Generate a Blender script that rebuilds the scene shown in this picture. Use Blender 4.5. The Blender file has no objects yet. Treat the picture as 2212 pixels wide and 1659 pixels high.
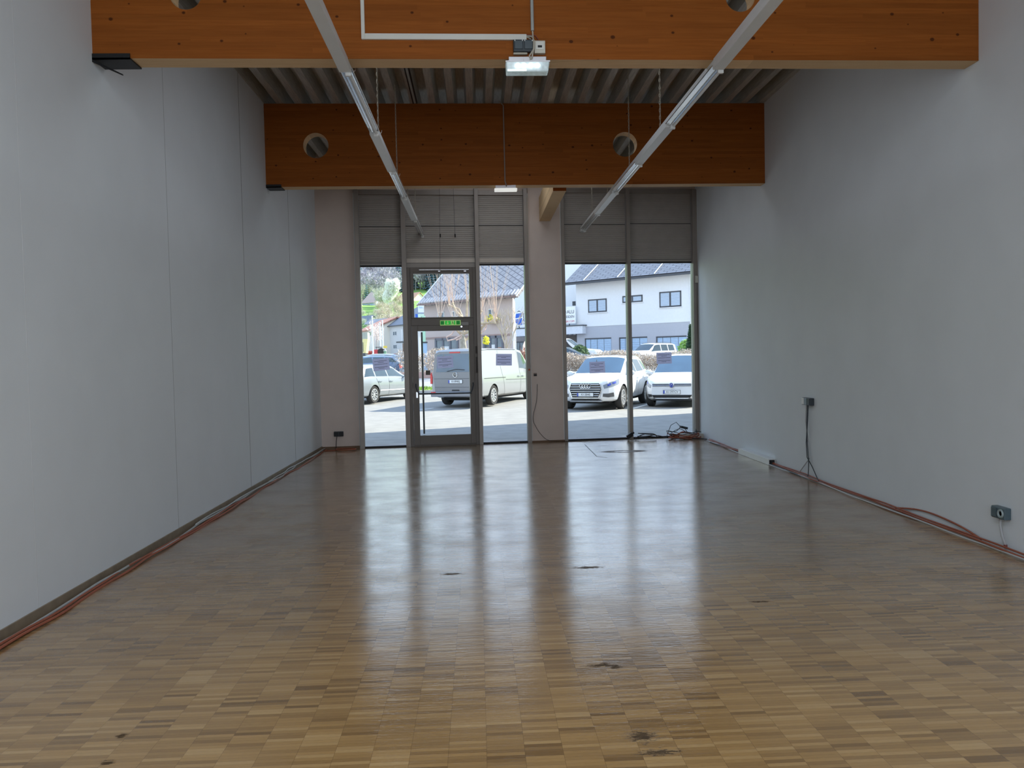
import bpy, bmesh, math, random
from mathutils import Vector, Matrix
random.seed(7)
sc = bpy.context.scene
COL = sc.collection
PI = math.pi

# ------------------------------------------------------------------ camera
IMW, IMH, FPX = 2212.0, 1659.0, 1700.0
YAW, PITCH, ROLL = 0.043, 0.0346, 0.0217
CAM = Vector((0.0, 0.0, 1.55))
_f = Vector((math.sin(YAW)*math.cos(PITCH), math.cos(YAW)*math.cos(PITCH), -math.sin(PITCH)))
_r = Vector((math.cos(YAW), -math.sin(YAW), 0.0))
_d = _f.cross(_r)
_r2 = _r*math.cos(ROLL) + _d*math.sin(ROLL)
_d2 = -_r*math.sin(ROLL) + _d*math.cos(ROLL)
cd = bpy.data.cameras.new('camera'); cam = bpy.data.objects.new('camera', cd); COL.objects.link(cam)
cd.sensor_width = 36.0; cd.lens = FPX/IMW*36.0; cd.clip_end = 3000.0; cd.clip_start = 0.05
cam.matrix_world = Matrix(((_r2.x, -_d2.x, -_f.x, CAM.x), (_r2.y, -_d2.y, -_f.y, CAM.y), (_r2.z, -_d2.z, -_f.z, CAM.z), (0, 0, 0, 1)))
sc.camera = cam

# ------------------------------------------------------------------ exposure, world, sun
sc.view_settings.view_transform = 'Standard'
sc.view_settings.look = 'None'
sc.view_settings.exposure = 0.0
sc.view_settings.gamma = 1.0
sc.view_settings.use_curve_mapping = False
sc.cycles.use_denoising = True
sc.cycles.max_bounces = 8
sc.cycles.diffuse_bounces = 4
sc.cycles.glossy_bounces = 3
sc.cycles.transparent_max_bounces = 12
sc.cycles.sample_clamp_indirect = 6.0
sc.cycles.caustics_reflective = False
sc.cycles.caustics_refractive = False

w = bpy.data.worlds.new('sky'); sc.world = w; w.use_nodes = True
nt = w.node_tree; nt.nodes.clear()
o_ = nt.nodes.new('ShaderNodeOutputWorld'); bg = nt.nodes.new('ShaderNodeBackground')
tc = nt.nodes.new('ShaderNodeTexCoord'); sx = nt.nodes.new('ShaderNodeSeparateXYZ'); cr = nt.nodes.new('ShaderNodeValToRGB')
cr.color_ramp.elements[0].position = 0.0; cr.color_ramp.elements[0].color = (0.82, 0.91, 1.0, 1)
cr.color_ramp.elements[1].position = 0.6; cr.color_ramp.elements[1].color = (0.46, 0.64, 1.0, 1)
nt.links.new(tc.outputs['Generated'], sx.inputs[0]); nt.links.new(sx.outputs['Z'], cr.inputs[0])
nt.links.new(cr.outputs[0], bg.inputs[0]); nt.links.new(bg.outputs[0], o_.inputs[0])
bg.inputs[1].default_value = 2.1

sd = bpy.data.lights.new('sun', 'SUN'); so = bpy.data.objects.new('sun', sd); COL.objects.link(so)
SUN = Vector((2.1, 0.85, 1.81)).normalized()
so.rotation_euler = SUN.to_track_quat('Z', 'Y').to_euler(); so.location = SUN*200
sd.energy = 10.0; sd.angle = 0.009; sd.color = (1.0, 0.93, 0.80)

# area lamp added in the unseen back window to fill the room
BACK_Y = -3.6
def area(name, loc, rot, sx_, sy_, watt, col):
    l = bpy.data.lights.new(name, 'AREA'); o = bpy.data.objects.new(name, l); COL.objects.link(o)
    l.shape = 'RECTANGLE'; l.size = sx_; l.size_y = sy_; l.energy = watt; l.color = col; o.location = loc; o.rotation_euler = rot
area('fill_back_window', (0.6, BACK_Y+0.04, 2.75), (PI/2, 0, 0), 6.3, 3.9, 52.0, (0.84, 0.92, 1.0))
# fill lamps added out of view in three ceiling bays
area('fill_ceiling_lamp', (-0.1, 1.2, 4.93), (0, 0, 0), 2.2, 2.6, 104.0, (0.83, 0.92, 1.0))
area('fill_ceiling_lamp', (0.1, 7.5, 4.93), (0, 0, 0), 2.1, 1.5, 21.0, (0.84, 0.91, 1.0))
area('fill_ceiling_lamp', (0.6, 12.3, 4.93), (0, 0, 0), 2.1, 1.5, 19.0, (0.84, 0.91, 1.0))

# ------------------------------------------------------------------ plan of the place
XL = -2.745
def XR(y): return 3.97 + 0.0107*(y-6.0)
D, DL = 14.043, 0.0856
FA = math.atan(DL)
EU = Vector((math.cos(FA), math.sin(FA), 0)); EN = Vector((-math.sin(FA), math.cos(FA), 0))
TF = Matrix(((EU.x, EN.x, 0, 0), (EU.y, EN.y, 0, D), (0, 0, 1, 0), (0, 0, 0, 1)))   # shopfront frame: along, outward, up
def ray(px, py):
    return _r2*((px-IMW/2)/FPX) + _d2*((py-IMH/2)/FPX) + _f
def at(px, py, y):
    d = ray(px, py); return CAM + d*(y/d.y)
def wallx(px, py, x):
    d = ray(px, py); return CAM + d*((x-CAM.x)/d.x)
def fac(px, py, n=0.0):
    d = ray(px, py); p0 = Vector((0, D, 0)) + EN*n; t = (p0-CAM).dot(EN)/d.dot(EN); p = CAM + d*t
    return ((p-p0).dot(EU), p.z)
GZ = [(-50, -.06), (25, -.06), (60, .6), (120, 1.95), (170, 3.05), (230, 9), (300, 19.5), (360, 27), (450, 37), (480, 41), (800, 118), (1100, 170)]
def gz(y):
    for (a, za), (b, zb) in zip(GZ, GZ[1:]):
        if y <= b: return za + (zb-za)*(y-a)/(b-a)
    return GZ[-1][1]

# ------------------------------------------------------------------ materials
MATS = {}
def newmat(name):
    m = bpy.data.materials.new(name); m.use_nodes = True
    n = m.node_tree; b = n.nodes['Principled BSDF']
    return m, n, b
def mat(name, rgb, rough=0.6, metal=0.0, var=0.06, scale=6.0, bump=0.0, spec=0.5, coat=0.0, emit=0.0, ecol=None, stretch=(1, 1, 1), detail=3.0):
    if name in MATS: return MATS[name]
    m, n, b = newmat(name)
    c = n.nodes.new('ShaderNodeTexCoord'); mp = n.nodes.new('ShaderNodeMapping'); mp.inputs['Scale'].default_value = stretch
    t = n.nodes.new('ShaderNodeTexNoise'); t.inputs['Scale'].default_value = scale; t.inputs['Detail'].default_value = detail
    r = n.nodes.new('ShaderNodeValToRGB')
    r.color_ramp.elements[0].position = 0.3; r.color_ramp.elements[1].position = 0.7
    r.color_ramp.elements[0].color = tuple(max(0, v*(1-var)) for v in rgb) + (1,)
    r.color_ramp.elements[1].color = tuple(min(1, v*(1+var)) for v in rgb) + (1,)
    n.links.new(c.outputs['Object'], mp.inputs[0]); n.links.new(mp.outputs[0], t.inputs['Vector'])
    n.links.new(t.outputs['Fac'], r.inputs[0]); n.links.new(r.outputs[0], b.inputs['Base Color'])
    b.inputs['Roughness'].default_value = rough; b.inputs['Metallic'].default_value = metal
    b.inputs['Specular IOR Level'].default_value = spec; b.inputs['Coat Weight'].default_value = coat
    if bump:
        bp = n.nodes.new('ShaderNodeBump'); bp.inputs['Strength'].default_value = bump; bp.inputs['Distance'].default_value = 0.01
        n.links.new(t.outputs['Fac'], bp.inputs['Height']); n.links.new(bp.outputs[0], b.inputs['Normal'])
    if emit:
        b.inputs['Emission Color'].default_value = (ecol or rgb) + (1,); b.inputs['Emission Strength'].default_value = emit
    MATS[name] = m
    return m
def M_(n, op, a, b=None):
    k = n.nodes.new('ShaderNodeMath'); k.operation = op
    for i, v in enumerate((a, b)):
        if v is None: continue
        if isinstance(v, (int, float)): k.inputs[i].default_value = v
        else: n.links.new(v, k.inputs[i])
    return k.outputs[0]
def ramp(n, fac_, stops):
    r = n.nodes.new('ShaderNodeValToRGB'); e = r.color_ramp.elements
    while len(e) < len(stops): e.new(0.5)
    for k, (p, c) in enumerate(stops):
        e[k].position = p; e[k].color = (tuple(c) if isinstance(c, (tuple, list)) else (c, c, c)) + (1,)
    n.links.new(fac_, r.inputs[0]); return r.outputs[0]
def mix(n, f, a, b, mode='MIX'):
    k = n.nodes.new('ShaderNodeMix'); k.data_type = 'RGBA'; k.blend_type = mode
    for i, v in ((0, f), (6, a), (7, b)):
        if isinstance(v, (int, float)): k.inputs[i].default_value = v
        elif isinstance(v, tuple): k.inputs[i].default_value = v + (1,)
        else: n.links.new(v, k.inputs[i])
    return k.outputs[2]
def noise(n, vec, scale, stretch=None, detail=3.0, rough=0.5):
    t = n.nodes.new('ShaderNodeTexNoise'); t.inputs['Scale'].default_value = scale; t.inputs['Detail'].default_value = detail
    t.inputs['Roughness'].default_value = rough
    if stretch:
        mp = n.nodes.new('ShaderNodeMapping'); mp.inputs['Scale'].default_value = stretch; n.links.new(vec, mp.inputs[0]); vec = mp.outputs[0]
    n.links.new(vec, t.inputs['Vector']); return t.outputs['Fac']

def floor_mat():
    m, n, b = newmat('mosaic_parquet')
    c = n.nodes.new('ShaderNodeTexCoord'); vec = c.outputs['Object']
    s = n.nodes.new('ShaderNodeSeparateXYZ'); n.links.new(vec, s.inputs[0])
    X, Y = s.outputs['X'], s.outputs['Y']
    cx = M_(n, 'DIVIDE', X, 0.150); ci = M_(n, 'FLOOR', cx); cfr = M_(n, 'FRACT', cx)
    w1 = n.nodes.new('ShaderNodeTexWhiteNoise'); w1.noise_dimensions = '1D'; n.links.new(ci, w1.inputs['W'])
    ry = M_(n, 'ADD', M_(n, 'DIVIDE', Y, 0.0238), w1.outputs['Value']); ri = M_(n, 'FLOOR', ry); rfr = M_(n, 'FRACT', ry)
    cv = n.nodes.new('ShaderNodeCombineXYZ'); n.links.new(ci, cv.inputs[0]); n.links.new(ri, cv.inputs[1])
    w2 = n.nodes.new('ShaderNodeTexWhiteNoise'); w2.noise_dimensions = '2D'; n.links.new(cv.outputs[0], w2.inputs['Vector'])
    # blocks of five strips drift together in tone
    bi = M_(n, 'FLOOR', M_(n, 'DIVIDE', ri, 5.0)); cb = n.nodes.new('ShaderNodeCombineXYZ'); n.links.new(ci, cb.inputs[0]); n.links.new(bi, cb.inputs[1])
    w3 = n.nodes.new('ShaderNodeTexWhiteNoise'); w3.noise_dimensions = '2D'; n.links.new(cb.outputs[0], w3.inputs['Vector'])
    tone = M_(n, 'ADD', M_(n, 'MULTIPLY', w2.outputs['Value'], 0.68), M_(n, 'MULTIPLY', w3.outputs['Value'], 0.32))
    col = ramp(n, tone, [(0.05, (.25, .135, .046)), (0.3, (.41, .235, .085)), (0.62, (.54, .315, .115)), (0.95, (.66, .42, .18))])
    g = noise(n, vec, 60.0, (0.5, 9, 1), 4.0)
    col = mix(n, 0.55, col, ramp(n, g, [(0.3, .62), (0.7, 1.0)]), 'MULTIPLY')
    # patchy grime, with dimmer light away from the camera painted in too
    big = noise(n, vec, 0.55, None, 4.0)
    tr = ramp(n, M_(n, 'DIVIDE', M_(n, 'ADD', Y, M_(n, 'MULTIPLY', big, 3.0)), 14.0), [(0.34, 0.12), (0.60, 0.70)])   # tone ramp standing in for the dimmer far floor
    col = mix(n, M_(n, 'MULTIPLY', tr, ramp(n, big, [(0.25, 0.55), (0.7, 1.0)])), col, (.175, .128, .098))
    e1 = M_(n, 'LESS_THAN', M_(n, 'MINIMUM', cfr, M_(n, 'SUBTRACT', 1.0, cfr)), 0.006)
    e2 = M_(n, 'LESS_THAN', rfr, 0.05)
    e = M_(n, 'MAXIMUM', e1, e2)
    col = mix(n, M_(n, 'MULTIPLY', e, 0.45), col, (.07, .035, .015))
    # burn and scuff marks
    sc_n = noise(n, vec, 26.0, (1, 3.2, 1), 5.0, 0.7)
    def blot(x, y, rx, ry_, hollow=0.0):
        dx = M_(n, 'DIVIDE', M_(n, 'SUBTRACT', X, x), rx); dy = M_(n, 'DIVIDE', M_(n, 'SUBTRACT', Y, y), ry_)
        d = M_(n, 'SQRT', M_(n, 'ADD', M_(n, 'MULTIPLY', dx, dx), M_(n, 'MULTIPLY', dy, dy)))
        if hollow: d = M_(n, 'ABSOLUTE', M_(n, 'SUBTRACT', d, hollow)); d = M_(n, 'MULTIPLY', d, 1.6)
        f = M_(n, 'SUBTRACT', 1.0, d); f = M_(n, 'ADD', f, M_(n, 'MULTIPLY', M_(n, 'SUBTRACT', sc_n, 0.5), 2.6))
        return ramp(n, f, [(0.45, 0.0), (0.75, 1.0)])
    k = None
    for args in BLOTS:
        q = blot(*args); k = q if k is None else M_(n, 'MAXIMUM', k, q)
    col = mix(n, M_(n, 'MULTIPLY', k, 0.85), col, (.045, .033, .026))
    n.links.new(col, b.inputs['Base Color'])
    rr = noise(n, vec, 1.6, (1, 1.5, 1), 5.0, 0.6)
    fine = noise(n, vec, 11.0, (.7, 4.5, 1), 4.0, 0.65)
    rough = M_(n, 'ADD', M_(n, 'MULTIPLY', ramp(n, rr, [(0.3, 0.0), (0.75, 1.0)]), 0.10), M_(n, 'MULTIPLY', fine, 0.10))
    rough = M_(n, 'ADD', M_(n, 'ADD', rough, 0.085), M_(n, 'MULTIPLY', k, 0.4))
    n.links.new(rough, b.inputs['Roughness'])
    b.inputs['Specular IOR Level'].default_value = 0.7
    kinv = M_(n, 'SUBTRACT', 1.0, k)
    n.links.new(M_(n, 'MULTIPLY', kinv, M_(n, 'SUBTRACT', 0.75, M_(n, 'MULTIPLY', ramp(n, rr, [(0.4, 0.0), (0.7, 1.0)]), 0.4))), b.inputs['Coat Weight'])
    n.links.new(M_(n, 'MULTIPLY', M_(n, 'SUBTRACT', 1.0, M_(n, 'MULTIPLY', k, 0.9)), 0.42), b.inputs['Specular IOR Level'])
    b.inputs['Coat IOR'].default_value = 1.6
    n.links.new(M_(n, 'MULTIPLY', rough, 0.8), b.inputs['Coat Roughness'])
    fin2 = noise(n, vec, 34.0, (.35, 3.0, 1), 3.0, 0.6)
    hgt = M_(n, 'ADD', M_(n, 'ADD', M_(n, 'MULTIPLY', fine, 0.5), M_(n, 'MULTIPLY', fin2, 0.22)), M_(n, 'MULTIPLY', w2.outputs['Value'], 0.12))
    bp = n.nodes.new('ShaderNodeBump'); bp.inputs['Strength'].default_value = 0.4; bp.inputs['Distance'].default_value = 0.005
    n.links.new(hgt, bp.inputs['Height']); n.links.new(bp.outputs[0], b.inputs['Normal']); n.links.new(bp.outputs[0], b.inputs['Coat Normal'])
    return m

def timber_mat(name, base, dark, light, knot):
    m, n, b = newmat(name)
    c = n.nodes.new('ShaderNodeTexCoord'); vec = c.outputs['Object']
    s = n.nodes.new('ShaderNodeSeparateXYZ'); n.links.new(vec, s.inputs[0])
    li = M_(n, 'FLOOR', M_(n, 'DIVIDE', s.outputs['Z'], 0.04)); lf = M_(n, 'FRACT', M_(n, 'DIVIDE', s.outputs['Z'], 0.04))
    w1 = n.nodes.new('ShaderNodeTexWhiteNoise'); w1.noise_dimensions = '1D'; n.links.new(li, w1.inputs['W'])
    seg = M_(n, 'FLOOR', M_(n, 'ADD', M_(n, 'DIVIDE', s.outputs['X'], 1.7), M_(n, 'MULTIPLY', w1.outputs['Value'], 7.0)))
    cv = n.nodes.new('ShaderNodeCombineXYZ'); n.links.new(li, cv.inputs[0]); n.links.new(seg, cv.inputs[1])
    w2 = n.nodes.new('ShaderNodeTexWhiteNoise'); w2.noise_dimensions = '2D'; n.links.new(cv.outputs[0], w2.inputs['Vector'])
    col = ramp(n, w2.outputs['Value'], [(0.0, tuple(v*0.87 for v in base)), (1.0, tuple(v*1.13 for v in base))])
    # grain warped per board
    of = n.nodes.new('ShaderNodeCombineXYZ'); n.links.new(M_(n, 'MULTIPLY', w2.outputs['Value'], 30.0), of.inputs[0]); n.links.new(M_(n, 'MULTIPLY', w1.outputs['Value'], 9.0), of.inputs[1])
    va = n.nodes.new('ShaderNodeVectorMath'); va.operation = 'ADD'; n.links.new(vec, va.inputs[0]); n.links.new(of.outputs[0], va.inputs[1])
    g = noise(n, va.outputs[0], 5.0, (0.55, 6, 14), 5.0, 0.6)
    col = mix(n, ramp(n, g, [(0.40, 0.0), (0.66, 0.42)]), col, dark)
    g2 = noise(n, va.outputs[0], 3.0, (0.8, 3, 7), 2.0)
    col = mix(n, ramp(n, g2, [(0.5, 0.0), (0.8, 0.35)]), col, light)
    # knots
    kv = n.nodes.new('ShaderNodeCombineXYZ'); n.links.new(M_(n, 'ADD', s.outputs['X'], M_(n, 'MULTIPLY', s.outputs['Y'], 7.0)), kv.inputs[0]); n.links.new(M_(n, 'MULTIPLY', s.outputs['Z'], 1.5), kv.inputs[1])
    vo = n.nodes.new('ShaderNodeTexVoronoi'); vo.voronoi_dimensions = '2D'; vo.inputs['Scale'].default_value = 3.1; n.links.new(kv.outputs[0], vo.inputs['Vector'])
    cw = n.nodes.new('ShaderNodeSeparateColor'); n.links.new(vo.outputs['Color'], cw.inputs[0])
    kk = M_(n, 'SUBTRACT', M_(n, 'ADD', M_(n, 'MULTIPLY', cw.outputs[0], 0.055), 0.02), vo.outputs['Distance'])
    kn = ramp(n, kk, [(0.0, 0.0), (0.025, 1.0)])
    kn = M_(n, 'MULTIPLY', kn, M_(n, 'GREATER_THAN', cw.outputs[1], 0.28))
    col = mix(n, M_(n, 'MULTIPLY', kn, 0.9), col, knot)
    ln = M_(n, 'LESS_THAN', lf, 0.035)
    col = mix(n, M_(n, 'MULTIPLY', ln, 0.22), col, dark)
    n.links.new(col, b.inputs['Base Color'])
    b.inputs['Roughness'].default_value = 0.6; b.inputs['Specular IOR Level'].default_value = 0.12
    return m

def roof_tile_mat(name, base, dark, su, sv, diag=False):
    m, n, b = newmat(name)
    c = n.nodes.new('ShaderNodeTexCoord'); vec = c.outputs['Object']
    mp = n.nodes.new('ShaderNodeMapping'); n.links.new(vec, mp.inputs[0])
    if diag: mp.inputs['Rotation'].default_value = (0, 0, 0.55)
    br = n.nodes.new('ShaderNodeTexBrick'); n.links.new(mp.outputs[0], br.inputs['Vector'])
    br.inputs['Scale'].default_value = 1.0; br.inputs['Brick Width'].default_value = su; br.inputs['Row Height'].default_value = sv
    br.inputs['Mortar Size'].default_value = sv*0.09; br.inputs['Color1'].default_value = base + (1,)
    br.inputs['Color2'].default_value = tuple(v*0.85 for v in base) + (1,); br.inputs['Mortar'].default_value = dark + (1,)
    n.links.new(br.outputs['Color'], b.inputs['Base Color']); b.inputs['Roughness'].default_value = 0.6
    return m

def glass_mat(name, tint=(0.96, 0.98, 0.97), refl=0.12):
    m = bpy.data.materials.new(name); m.use_nodes = True; n = m.node_tree; n.nodes.clear()
    o = n.nodes.new('ShaderNodeOutputMaterial'); tr = n.nodes.new('ShaderNodeBsdfTransparent'); gl = n.nodes.new('ShaderNodeBsdfGlossy')
    mx = n.nodes.new('ShaderNodeMixShader'); fr = n.nodes.new('ShaderNodeFresnel'); fr.inputs[0].default_value = 1.12
    nz = n.nodes.new('ShaderNodeTexNoise'); nz.inputs['Scale'].default_value = 3.0
    rp = n.nodes.new('ShaderNodeValToRGB'); rp.color_ramp.elements[0].color = tuple(v*0.985 for v in tint)+(1,); rp.color_ramp.elements[1].color = tint+(1,)
    n.links.new(nz.outputs['Fac'], rp.inputs[0]); n.links.new(rp.outputs[0], tr.inputs[0])
    gl.inputs['Roughness'].default_value = 0.0
    n.links.new(fr.outputs[0], mx.inputs[0]); n.links.new(tr.outputs[0], mx.inputs[1]); n.links.new(gl.outputs[0], mx.inputs[2]); n.links.new(mx.outputs[0], o.inputs[0])
    return m

# marks worn or burnt into the parquet: x, y, radius x, radius y, ring radius
def flr(px, py):
    d = ray(px, py); p = CAM+d*(-CAM.z/d.z); return p.x, p.y
BLOTS = [flr(1348, 975)+(.42, .17, 0.62), flr(1300, 963)+(.24, .05, 0), flr(1388, 1590)+(.13, .10, 0), flr(1425, 1625)+(.16, .05, 0), flr(1300, 1437)+(.17, .05, 0), flr(1330, 1440)+(.06, .07, 0),
         flr(262, 1590)+(.05, .04, 0), flr(232, 1648)+(.06, .04, 0), flr(1270, 1226)+(.22, .06, 0), flr(975, 1240)+(.16, .05, 0), flr(1640, 1300)+(.12, .04, 0)]

# ------------------------------------------------------------------ mesh builder
class MB:
    def __init__(s, T=None):
        s.v = []; s.f = []; s.m = []; s.T = T; s.mi = 0
    def add(s, vs, fs):
        o = len(s.v)
        for p in vs:
            p = Vector(p); s.v.append(s.T @ p if s.T is not None else p)
        for q in fs: s.f.append(tuple(i+o for i in q)); s.m.append(s.mi)
        return s
    def box(s, x0, x1, y0, y1, z0, z1):
        if x0 > x1: x0, x1 = x1, x0
        if y0 > y1: y0, y1 = y1, y0
        if z0 > z1: z0, z1 = z1, z0
        return s.add([(x0, y0, z0), (x1, y0, z0), (x1, y1, z0), (x0, y1, z0), (x0, y0, z1), (x1, y0, z1), (x1, y1, z1), (x0, y1, z1)],
                     [(3, 2, 1, 0), (4, 5, 6, 7), (0, 1, 5, 4), (1, 2, 6, 5), (2, 3, 7, 6), (3, 0, 4, 7)])
    def hexa(s, b4, t4):
        return s.add(list(b4)+list(t4), [(3, 2, 1, 0), (4, 5, 6, 7), (0, 1, 5, 4), (1, 2, 6, 5), (2, 3, 7, 6), (3, 0, 4, 7)])
    def cyl(s, p, q, r, n=12, r2=None, cap=True):
        p = Vector(p); q = Vector(q); d = (q-p).normalized(); a = d.orthogonal().normalized(); b = d.cross(a); r2 = r if r2 is None else r2
        vs = [p+(a*math.cos(2*PI*i/n)+b*math.sin(2*PI*i/n))*r for i in range(n)] + [q+(a*math.cos(2*PI*i/n)+b*math.sin(2*PI*i/n))*r2 for i in range(n)]
        fs = [(i, (i+1) % n, n+(i+1) % n, n+i) for i in range(n)]
        if cap: fs += [tuple(range(n-1, -1, -1)), tuple(range(n, 2*n))]
        return s.add(vs, fs)
    def tube(s, pts, r, n=6, r2=None, closed=False):
        pts = [Vector(p) for p in pts]; N = len(pts); vs = []; fs = []; a = None
        for i, p in enumerate(pts):
            t = (pts[(i+1) % N]-pts[i-1]) if closed else (pts[min(i+1, N-1)]-pts[max(i-1, 0)])
            t = t.normalized() if t.length > 1e-9 else Vector((0, 0, 1))
            a = t.orthogonal().normalized() if a is None else (a-t*a.dot(t)).normalized()
            b = t.cross(a); rr = r if r2 is None else r+(r2-r)*i/(N-1)
            vs += [p+(a*math.cos(2*PI*k/n)+b*math.sin(2*PI*k/n))*rr for k in range(n)]
        for i in range(N if closed else N-1):
            j = (i+1) % N
            fs += [(i*n+k, i*n+(k+1) % n, j*n+(k+1) % n, j*n+k) for k in range(n)]
        if not closed: fs += [tuple(range(n-1, -1, -1)), tuple((N-1)*n+k for k in range(n))]
        return s.add(vs, fs)
    def prism(s, poly, vec):
        poly = [Vector(p) for p in poly]; vec = Vector(vec); n = len(poly)
        nr = sum(((poly[i]-poly[0]).cross(poly[(i+1) % n]-poly[0]) for i in range(n)), Vector())
        if nr.dot(vec) > 0: poly = poly[::-1]
        return s.add(poly+[p+vec for p in poly], [tuple(range(n)), tuple(range(2*n-1, n-1, -1))] + [((i+1) % n, i, n+i, n+(i+1) % n) for i in range(n)])
    def lathe(s, c, axis, prof, n=24):
        c = Vector(c); d = Vector(axis).normalized(); a = d.orthogonal().normalized(); b = d.cross(a); vs = []; fs = []; P = len(prof)
        for k in range(n):
            e = a*math.cos(2*PI*k/n)+b*math.sin(2*PI*k/n)
            vs += [c+d*h+e*r for r, h in prof]
        for k in range(n):
            l = (k+1) % n
            fs += [(k*P+i, l*P+i, l*P+i+1, k*P+i+1) for i in range(P-1)]
        return s.add(vs, fs)
    def ball(s, c, rx, ry=None, rz=None, n=8, jit=0.0):
        ry = ry or rx; rz = rz or rx; vs = [(c[0], c[1], c[2]+rz)]; fs = []
        m = max(4, n//2+1)
        for i in range(1, m):
            th = PI*i/m
            for k in range(n):
                j = 1+random.uniform(-jit, jit)
                vs.append((c[0]+rx*j*math.sin(th)*math.cos(2*PI*k/n), c[1]+ry*j*math.sin(th)*math.sin(2*PI*k/n), c[2]+rz*j*math.cos(th)))
        vs.append((c[0], c[1], c[2]-rz)); L = len(vs)-1
        for k in range(n): fs.append((0, 1+k, 1+(k+1) % n))
        for i in range(m-2):
            for k in range(n): fs.append((1+i*n+k, 1+(i+1)*n+k, 1+(i+1)*n+(k+1) % n, 1+i*n+(k+1) % n))
        for k in range(n): fs.append((1+(m-2)*n+(k+1) % n, 1+(m-2)*n+k, L))
        return s.add(vs, fs)
    def build(s, name, mats, parent=None, smooth=False, bevel=0.0, keep=False, angle=35):
        me = bpy.data.meshes.new(name)
        off = Vector()
        if parent is not None:
            q = parent
            while q is not None: off += q.location; q = q.parent
            loc = Vector()
        elif keep: loc = Vector()
        else:
            xs = [p.x for p in s.v]; ys = [p.y for p in s.v]; zs = [p.z for p in s.v]
            loc = Vector(((min(xs)+max(xs))/2, (min(ys)+max(ys))/2, min(zs))); off = loc
        me.from_pydata([tuple(p-off) for p in s.v], [], s.f)
        mats = mats if isinstance(mats, (list, tuple)) else [mats]
        for q in mats: me.materials.append(q)
        me.polygons.foreach_set('material_index', s.m)
        me.validate(); me.update()
        if smooth:
            me.polygons.foreach_set('use_smooth', [True]*len(me.polygons)); me.set_sharp_from_angle(angle=math.radians(angle))
        o = bpy.data.objects.new(name, me); o.location = loc; COL.objects.link(o)
        if parent is not None: o.parent = parent
        if bevel:
            bv = o.modifiers.new('bevel', 'BEVEL'); bv.width = bevel; bv.segments = 2; bv.limit_method = 'ANGLE'; bv.angle_limit = 0.7
        return o
def tag(o, label=None, cat=None, group=None, kind=None):
    if label: o['label'] = label
    if cat: o['category'] = cat
    if group: o['group'] = group
    if kind: o['kind'] = kind
    return o
def thing(name, label, cat, loc=(0, 0, 0), group=None, kind=None):
    o = bpy.data.objects.new(name, None); o.empty_display_size = 0.2; COL.objects.link(o); o.location = loc
    return tag(o, label, cat, group, kind)
def struct(o): o['kind'] = 'structure'; return o
def copy_tree(o, parent=None):
    c = o.copy(); COL.objects.link(c)
    if parent is not None: c.parent = parent
    for ch in list(o.children): copy_tree(ch, c)
    return c
def bool_cut(o, cutter):
    md = o.modifiers.new('cut', 'BOOLEAN'); md.operation = 'DIFFERENCE'; md.solver = 'EXACT'; md.object = cutter
    dg = bpy.context.evaluated_depsgraph_get()
    me = bpy.data.meshes.new_from_object(o.evaluated_get(dg)); old = o.data
    o.modifiers.clear(); o.data = me; bpy.data.meshes.remove(old)
    cm = cutter.data; bpy.data.objects.remove(cutter); bpy.data.meshes.remove(cm)
    return o
def text_geo(body, size, extrude=0.002, align='CENTER'):
    cu = bpy.data.curves.new('lettering', 'FONT'); cu.body = body; cu.size = size; cu.extrude = extrude; cu.align_x = align; cu.align_y = 'CENTER'
    cu.resolution_u = 3
    o = bpy.data.objects.new('lettering', cu); COL.objects.link(o)
    dg = bpy.context.evaluated_depsgraph_get(); me = bpy.data.meshes.new_from_object(o.evaluated_get(dg))
    vs = [v.co.copy() for v in me.vertices]; fs = [tuple(p.vertices) for p in me.polygons]
    bpy.data.objects.remove(o); bpy.data.curves.remove(cu); bpy.data.meshes.remove(me)
    return vs, fs
def text_mb(T, body, size, extrude=0.002, align='CENTER', stretch=1.0):
    # text lies in the x/z plane of T, facing local -y
    vs, fs = text_geo(body, size, extrude, align); b = MB(T); b.add([(v.x*stretch, -v.z, v.y) for v in vs], fs); return b

# ------------------------------------------------------------------ room shell
M_WALL = mat('painted_board', (.765, .80, .83), .75, var=.02, scale=2.0)
M_PIER = mat('pier_plaster', (.72, .61, .545), .8, var=.03, scale=3.0)
M_SEAM = mat('dark_seam', (.10, .10, .10), .9)
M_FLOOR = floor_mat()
M_FRONT = timber_mat('shaded_glulam', (.30, .088, .014), (.19, .048, .006), (.35, .115, .022), (.06, .014, .003))  # faces toward the room, their dim light put into the wood colour
M_UNDER = timber_mat('lit_timber', (.74, .52, .30), (.60, .39, .20), (.78, .58, .36), (.20, .09, .04))  # lighter copy for undersides and rims, brighter light put into its colour
M_DECK = mat('galvanised_deck', (.52, .51, .47), .45, metal=.3, var=.16, scale=9.0, stretch=(8, .6, 8))
M_DOORF = mat('brown_door_aluminium', (.135, .115, .098), .42, metal=.2, var=.04)
M_FRAME = mat('grey_brown_aluminium', (.32, .285, .255), .42, metal=.25, var=.04)
M_RIB = mat('beige_ribbed_sheet', (.40, .365, .33), .55, var=.04)
M_GASK = mat('black_gasket', (.012, .012, .012), .6)
M_WHITE = mat('white_enamel', (.80, .81, .80), .35, var=.02)
M_ALU = mat('polished_aluminium', (.80, .81, .82), .22, metal=1.0, var=.03)
M_DARK = mat('anthracite_plastic', (.035, .045, .055), .45)
M_STEEL = mat('black_steel', (.012, .012, .013), .5, metal=.3)
M_BASE = mat('oak_skirting', (.25, .19, .13), .55, var=.15, scale=12)
M_GLASS = glass_mat('clear_pane')

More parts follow.
